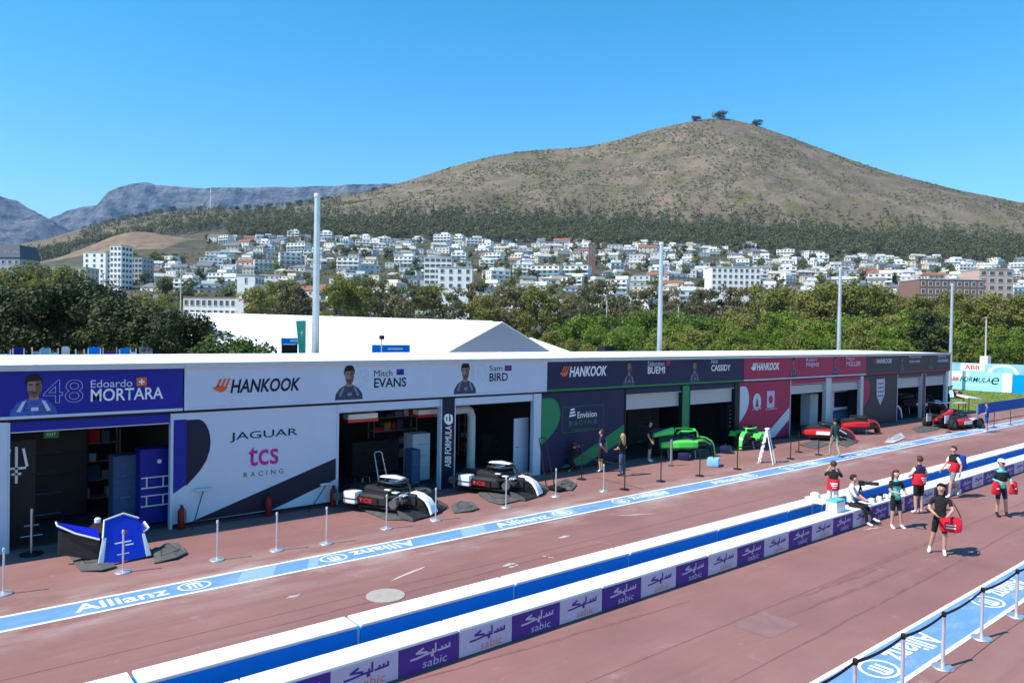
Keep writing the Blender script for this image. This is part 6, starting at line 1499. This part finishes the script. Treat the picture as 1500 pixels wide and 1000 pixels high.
def house_proto(kind, seed):
    """a villa or block: walls, roof, balcony slabs, windows on the front and sunny side"""
    rnd = random.Random(seed); root = thing('house', '', 'house')
    w = rnd.uniform(11, 19); d = rnd.uniform(8, 11); fl = {'flat': 2, 'modern': 3, 'gable': 2, 'block': 4, 'cream': 2, 'hip': 1}[kind]; hs = 3.1; h = fl*hs
    wm = {'flat': rnd.choice(['wall_white', 'wall_white', 'wall_cream', 'wall_pale']), 'modern': rnd.choice(['wall_white', 'wall_white', 'wall_blue']), 'gable': rnd.choice(['wall_white', 'wall_cream']), 'block': 'wall_white', 'cream': rnd.choice(['wall_cream', 'wall_pale', 'wall_pink']), 'hip': rnd.choice(['wall_white', 'wall_pink'])}[kind]
    if kind == 'block': w = rnd.uniform(16, 24)
    mb = MB(); mb.box(-w/2, w/2, 0, d, -9, h)
    if kind in ('modern', 'flat') and rnd.random() < .7:
        q = rnd.uniform(-.2, .3)*w; mb.box(q-w*.28, q+w*.28, d*.25, d-.01, h+.02, h+2.6)
    mb.build('wall', wm, root)
    if kind in ('gable', 'hip'):
        mb = MB(); rh = rnd.uniform(2.2, 3.2); e = .5; i_ = w*.28 if kind == 'hip' else 0
        mb.add([(-w/2-e, -e, h), (w/2+e, -e, h), (w/2+e, d+e, h), (-w/2-e, d+e, h), (-w/2-e+i_, d/2, h+rh), (w/2+e-i_, d/2, h+rh)], [(0, 1, 5, 4), (2, 3, 4, 5), (1, 2, 5), (3, 0, 4), (0, 3, 2, 1)])
        rf = mb.build('roof', rnd.choice(['tile_roof', 'slate_roof', 'flat_roof']), root)
        mb = MB(); mb.box(w*.2, w*.2+.8, d*.55, d*.55+.7, h, h+rh+.7); mb.build('chimney', wm, rf)
    else:
        mb = MB(); mb.box(-w/2-.25, w/2+.25, -.25, d+.25, h+.003, h+.35); mb.build('roof', rnd.choice(['flat_roof', 'wall_white']), root)
    if kind in ('modern', 'block', 'flat'):
        for f_ in range(1, fl):
            mb = MB(); mb.box(-w/2-.1, w/2+.1, -1.3, -.01, f_*hs-.25, f_*hs); b_ = mb.build('balcony', 'wall_white' if rnd.random() < .6 else 'wall_grey', root)
            mb = MB(); mb.box(-w/2, w/2, -1.28, -1.22, f_*hs+.002, f_*hs+.9); mb.build('balustrade', rnd.choice(['wall_white', 'wall_white', 'window_glass', 'teal_glass']), b_)
    root['_wm'] = wm; root['_rm'] = [c for c in root.children if c.name.startswith('roof')][0].data.materials[0].name
    n = max(3, int(w/3.8))
    for f_ in range(fl):
        for k in range(n):
            ww = w/n*(.52 if kind in ('modern', 'block') else .36); hh = 1.7 if kind in ('modern', 'block') else 1.4
            obj('window', win_mesh(ww, hh), root, (-w/2+w/n*(k+.5), -.03, f_*hs+.75))
        for k in range(2):
            o_ = obj('window', win_mesh(1.6, 1.5), root, (-w/2-.03, d*(.3+.4*k), f_*hs+.8)); o_.rotation_euler.z = R(-90)
    return root
KINDS = [('modern', 'white modern villa with glass balconies in the hillside town'), ('flat', 'white flat roofed villa in the hillside town'), ('gable', 'white house with pitched roof in the hillside town'), ('block', 'broad white apartment block with balconies in the hillside town'), ('cream', 'cream flat roofed house in the hillside town'), ('hip', 'low house with hipped roof in the hillside town')]
protos = {}
for ki, (k, lab) in enumerate(KINDS): protos[k] = [house_proto(k, 40+ki*7+j) for j in range(4)]
HL = {'modern': '{} three storey villa with balconies and {} roof in the hillside town', 'flat': '{} two storey villa with flat {} roof in the hillside town', 'gable': '{} house with pitched {} roof in the hillside town', 'block': '{} apartment block with flat {} roof in the hillside town', 'cream': '{} box shaped house with {} flat roof in the hillside town', 'hip': '{} low cottage with hipped {} roof in the hillside town'}
used = set(); rh_ = random.Random(21); placed = []
CAMYAW = math.atan2(FH.y, FH.x)-math.pi/2
def put_house(kind, j, u, v, rot, lab, sc=1):
    r_ = protos[kind][j]
    if (kind, j) in used: r_ = copy_tree(r_)
    else: used.add((kind, j))
    z = th(u, v); p = uv(u, v, z-.3); r_.name = {'modern': 'modern_villa', 'flat': 'flat_roofed_villa', 'gable': 'pitched_roof_house', 'block': 'apartment_block', 'cream': 'cream_house', 'hip': 'cottage'}[kind]; r_.location = p; r_.rotation_euler = (0, 0, CAMYAW+rot); r_['label'] = HL[kind].format({'wall_white': 'white', 'wall_cream': 'cream', 'wall_blue': 'pale blue', 'wall_pink': 'pink', 'wall_grey': 'grey', 'wall_pale': 'pale grey'}[r_['_wm']], {'flat_roof': 'grey', 'wall_white': 'white', 'tile_roof': 'red tiled', 'slate_roof': 'dark slate'}[r_['_rm']]); r_['category'] = {'modern': 'villa', 'flat': 'villa', 'block': 'building', 'hip': 'cottage'}.get(kind, 'house'); r_['group'] = {'modern': 'balconied villas on the hillside', 'flat': 'flat roofed villas on the hillside', 'gable': 'pitched roof houses on the hillside', 'block': 'apartment blocks on the hillside', 'cream': 'box houses on the hillside', 'hip': 'cottages on the hillside'}[kind]; r_.scale = (sc, sc, sc)
    return r_
rows = [(345, 20), (385, 23), (422, 26), (458, 29), (494, 31), (528, 33), (562, 35), (595, 37), (628, 38), (660, 39), (692, 40), (724, 41), (755, 42), (786, 43), (816, 43), (842, 40)]
SPECIAL = [(90, 200, 300, 640), (330, 385, 300, 420), (255, 345, 300, 420), (855, 875, 500, 640), (1320, 1490, 300, 430), (615, 665, 380, 520), (1035, 1115, 380, 480), (-40, 60, 300, 560)]
for v, n in rows:
    for i in range(n):
        x = 190+(1500-190)*(i+.5)/n+rh_.uniform(-14, 14); vv = v+rh_.uniform(-16, 16)
        if x < 300 and v > 620: continue
        if any(a < x < b and c < vv < d_ for a, b, c, d_ in SPECIAL): continue
        if rh_.random() < .05: continue
        k = rh_.choices([q[0] for q in KINDS], [3, 5, 3, .3, 3, 3])[0]; lab = dict(KINDS)[k]
        put_house(k, rh_.randrange(4), (x-750)/FPX*vv, vv, rh_.uniform(-.5, .5), lab, rh_.uniform(.70, 1.02))
for k in protos:
    for j, r_ in enumerate(protos[k]):
        if (k, j) not in used: put_house(k, j, rh_.uniform(-200, 300), 600, 0, dict(KINDS)[k])
# landmark buildings
def block(x0, x1, ytop, v, d, floors, wm, label, name='apartment_block', ncol=5, rot=0, winw=.6, rm='flat_roof', extra=None, base=None):
    u0, u1 = (x0-750)/FPX*v, (x1-750)/FPX*v; xm = (x0+x1)/2; zt = CAMZ+(yh(xm)-ytop)/FPX*v; zg = th((u0+u1)/2, v)-2; p = uv((u0+u1)/2, v, zg); w = u1-u0; h = zt-zg
    t = thing(name, label, 'building', p, CAMYAW+rot)
    mb = MB(); mb.box(-w/2, w/2, 0, d, -6, h); mb.build('wall', wm, t)
    mb = MB(); mb.box(-w/2-.2, w/2+.2, -.2, d+.2, h+.003, h+.4); mb.build('roof', rm, t)
    hs = 3.2; n = min(floors, int(h/hs))
    for f_ in range(n):
        for k in range(ncol): obj('window', win_mesh(w/ncol*winw, 1.7), t, (-w/2+w/ncol*(k+.5), -.03, h-hs*(f_+1)+.7))
        for k in range(3):
            o_ = obj('window', win_mesh(1.8, 1.6), t, (w/2+.03, d*(.2+.3*k), h-hs*(f_+1)+.7)); o_.rotation_euler.z = R(90)
    return t, w, h
block(158, 178, 360, 430, 9, 11, 'wall_white', 'tall narrow white tower block with grey shaded side', ncol=3, rot=R(-14))
block(118, 156, 370, 450, 14, 6, 'wall_white', 'white slab apartment block beside the tall tower', ncol=3, rot=R(-12), winw=.3)
block(184, 208, 378, 470, 12, 6, 'wall_grey', 'grey balconied apartment block behind the tall tower', ncol=4, rot=R(-8), winw=.75)
block(75, 125, 392, 380, 12, 3, 'wall_cream', 'low cream building above the dark broad trees', ncol=5)
t, w, h = block(-50, 28, 378, 330, 14, 6, 'wall_grey', 'hotel with dark mansard roof and dormers beyond the dark trees', name='hotel', ncol=8, rm='wall_dark', winw=.45)
mb = MB(); mb.loft([[(-w/2-.4, -.4, h+.42), (w/2+.4, -.4, h+.42), (w/2+.4, 14.4, h+.42), (-w/2-.4, 14.4, h+.42)], [(-w/2+1, 1.2, h+6.2), (w/2-1, 1.2, h+6.2), (w/2-1, 13, h+6.2), (-w/2+1, 13, h+6.2)]]); rf = mb.build('mansard_roof', 'wall_dark', t)
for k in range(6): obj('dormer_window', win_mesh(1.6, 1.8), rf, (-w/2+w/6*(k+.5), .25, h+1.2))
block(346, 372, 403, 230, 9, 5, 'wall_white', 'plain white square block above the white marquee', ncol=1, winw=.12)
block(268, 345, 436, 235, 12, 3, 'wall_white', 'long white building with red roof above the marquee', ncol=9, rm='tile_roof')
block(620, 660, 377, 430, 14, 6, 'wall_white', 'tall white apartment block with wide windows above the gum trees', ncol=5, winw=.8)
block(1040, 1112, 392, 400, 14, 4, 'wall_white', 'long white four storey block above the olive trees', ncol=9, winw=.5)
block(640, 690, 392, 330, 10, 3, 'wall_white', 'wide white building just above the gum tree row', ncol=4, winw=.4)
block(1345, 1440, 410, 300, 16, 4, 'brick', 'long brown brick block with flat overhanging roof', ncol=9, winw=.5)
block(1432, 1482, 395, 330, 14, 5, 'wall_pink', 'dark red and brown block behind the long brick block', ncol=4, winw=.6)
t, w, h = block(860, 870, 358, 560, 5, 3, 'brick', 'square brick church tower among the houses', name='church_tower', ncol=1, winw=.3, rm='tile_roof')
# trees between the houses
tt = [tree_meshes(400+k, 8, 6.5, 16, 26, .95, 'leaf_olive' if k % 2 else 'leaf_wood', 'bark', .22, .85, .2, 4, .42) for k in range(4)]
for i in range(290):
    v = 330+530*rt.random()**.9; x = rt.uniform(180, 1520)
    if x < 300 and v > 640: v -= 250
    u = (x-750)/FPX*v; p = uv(u, v, th(u, v)-.4)
    plant_tree(tt[i % 4], 'garden_tree', ('dark green garden tree between the hillside houses', 'olive green garden tree between the hillside houses')[i % 2], p, rt.uniform(0, 6), rt.uniform(.8, 1.5), 'garden trees in the town')

mb = MB(); rq = random.Random(77)
for i in range(2600):      # hedges, creepers and garden shrubs on the plots
    v = rq.uniform(320, 860); x = rq.uniform(170, 1540)
    if x < 300 and v > 690: continue
    u = (x-750)/FPX*v; p = uv(u, v, th(u, v)+.8); s_ = rq.uniform(1.6, 4.2); leaf_cloud(mb, rq, (p.x, p.y, p.z), s_, s_, s_*.7, 20, 1.4)
o = stuff(obj('garden_shrubs', mb.mesh('garden_shrubs', 'leaf_olive', False, False))); tag(o, 'garden shrubs and hedges filling the plots of the hillside town', 'shrubs')
# ------------------------------------------------------------------ wood along the foot of the hill, trees on the ridge, scrub
rw = random.Random(31); mb = MB(); tb = MB()
def wood_tree(u, v, h, w, n, leaf):
    z = th(u, v); p = uv(u, v, z)
    for k in range(3): leaf_cloud(mb, rw, (p.x+rw.uniform(-.25, .25)*w, p.y+rw.uniform(-.25, .25)*w, p.z+h*(.52+.17*k)), w*.42, w*.42, h*.2, n//3, leaf)
    tb.tube([(p.x, p.y, p.z-1), (p.x+rw.uniform(-.3, .3), p.y, p.z+h*.6)], [.3, .15], 4, cap=False)
nw = 0
while nw < 5200:
    x = rw.uniform(30, 1620); t_ = rw.random(); v = 846+150*t_+70*max(0, t_-.75)*4*rw.random(); u = (x-750)/FPX*v
    dens = 1.0 - .5*t_**2
    if x < 330 and v < 930 and x > 100: continue
    if rw.random() > dens: continue
    wood_tree(u, v, rw.uniform(8, 13), rw.uniform(6, 10), 27, 2.2); nw += 1
for i in range(420):   # spur on the left
    x = 120+380*rw.random()**1.1; v = rw.uniform(1010, 1330); u = (x-750)/FPX*v
    if x > 330 and rw.random() < .75 and v > 1080: continue
    wood_tree(u, v, rw.uniform(8, 12), rw.uniform(6, 10), 30, 2.1)
stuff(tb.build('wood_trunk', 'bark_pale')); wd = [o for o in col.objects if o.name.startswith('wood_trunk')][0]; tag(wd, 'pale trunks of the wood along the foot of the hill', 'wood')
me = mb.mesh('wood_crown', 'leaf_wood', False, False); o = stuff(obj('wood_crown', me)); tag(o, 'band of dense grey green wood along the foot of the hill', 'wood')
# ridge trees
rg_ = [tree_meshes(450+k, 9, 13, 22, 40, 1.3, 'leaf_wood', 'bark', .3, .6, .35, 5, .4) for k in range(2)]
for (x, sc, lab) in ((1013, 1.25, 'small tree at the top of the hill beside the broad one'), (1048, 1.8, 'broad round tree on the very top of the hill'), (1102, 1.4, 'lone tree just below the hill top'), (545, .8, 'lone tree on the long shoulder of the hill')):
    v = RV-4; u = (x-750)/FPX*v; plant_tree(rg_[0], 'hill_tree', lab, uv(u, v, th(u, v)-1.5), x*.1, sc, None).scale = (sc*1.25, sc*1.25, sc*.85)
for x in (345, 360, 378, 392, 420, 435, 452, 470, 478, 320, 290, 250, 232, 215, 198, 180, 165, 140, 128, 110, 98, 80):
    v = RV-rt.uniform(5, 30); u = (x-750)/FPX*v; plant_tree(rg_[x % 2], 'ridge_tree', 'dark tree on the low ridge before the flat topped mountain', uv(u, v, th(u, v)-1), x*.3, rt.uniform(.7, 1.3), 'trees on the low ridge')
# masts on the ridge
for x, yt, lab in ((306, 276, 'thin radio mast on the low ridge'),):
    v = RV-6; u = (x-750)/FPX*v; p = uv(u, v, th(u, v)-1); t = thing('radio_mast', lab, 'mast', p)
    mb = MB(); hh = (yh(x)-yt)/FPX*v+CAMZ-p.z; mb.tube([(0, 0, 0), (0, 0, hh)], [.7, .45], 6); mb.build('shaft', 'white_paint', t); mb = MB(); mb.box(-1.2, 1.2, -.2, .2, hh*.7, hh*.72); mb.build('arm', 'white_paint', t)
# scrub dots over the hill
mb = MB(); rs_ = random.Random(41)
for i in range(20000):
    v = 1000+345*rs_.random(); x = rs_.uniform(250, 1600); u = (x-750)/FPX*v
    q = mnoise.noise(Vector((u/70, v/70, 7)))+.6*mnoise.noise(Vector((u/22, v/30, 3)))
    g_ = math.exp(-((x-940)/260)**2)*.35
    if q+g_ < rs_.uniform(-.15, .55): continue
    p = uv(u, v, th(u, v)+.4); s = rs_.uniform(.9, 2.7); leaf_cloud(mb, rs_, (p.x, p.y, p.z), s, s, s*.55, 8, s*1.0)
me = mb.mesh('scrub', 'leaf_scrub', False, False); o = stuff(obj('scrub', me)); tag(o, 'dots of green scrub scattered over the dry hillside', 'scrub')

# ------------------------------------------------------------------ banners and people-height clutter under the dark trees
for i, (x0, x1, m) in enumerate([(0, 14, 'cyan_print'), (20, 34, 'royal_blue'), (48, 62, 'lilac'), (60, 72, 'sky_print'), (74, 84, 'cyan_print'), (92, 100, 'white_paint'), (112, 122, 'purple'), (130, 146, 'barrier_blue'), (152, 170, 'purple'), (176, 190, 'barrier_blue'), (190, 198, 'white_paint'), (206, 222, 'lilac')]):
    Y = 40+(i % 3)*1.5; a = yp(x0, 515, Y); b = yp(x1, 515, Y); t = thing('fence_banner', ['pale cyan', 'royal blue', 'lilac', 'light blue', 'cyan', 'white', 'dark purple', 'bright blue', 'violet purple', 'blue', 'narrow white', 'pale lilac'][i]+' printed banner hanging under the dark broad trees', 'banner', ((a.x+b.x)/2, Y, 0), 0, 'banners under the dark trees')
    w = b.x-a.x; mb = MB(); mb.box(-w/2, w/2, -.02, .02, 1.0, 4.1+.25*(i % 2)); mb.build('cloth', m, t)
    for s in (-1, 1): mb = MB(); mb.tube([(s*(w/2+.03), 0, 0), (s*(w/2+.03), 0, 4.3)], .03, 6); mb.build('pole', 'steel', t)
HAZE=.00006
# ------------------------------------------------------------------ air
mb = MB(); mb.box(-8800, 8800, -2900, 11500, -1.5, 1480)
hz = mb.build('haze', 'white_paint'); hz.data.materials.clear(); stuff(hz); tag(hz, 'thin pale blue air haze over the whole scene', 'haze')
hm = bpy.data.materials.new('haze_air'); hm.use_nodes = True; nt = hm.node_tree; nt.nodes.remove(nt.nodes['Principled BSDF'])
pv = nt.nodes.new('ShaderNodeVolumePrincipled'); pv.inputs['Color'].default_value = (.22, .48, 1, 1); pv.inputs['Density'].default_value = HAZE
pv.inputs['Anisotropy'].default_value = .1
nt.links.new(pv.outputs[0], nt.nodes['Material Output'].inputs['Volume']); hz.data.materials.append(hm)
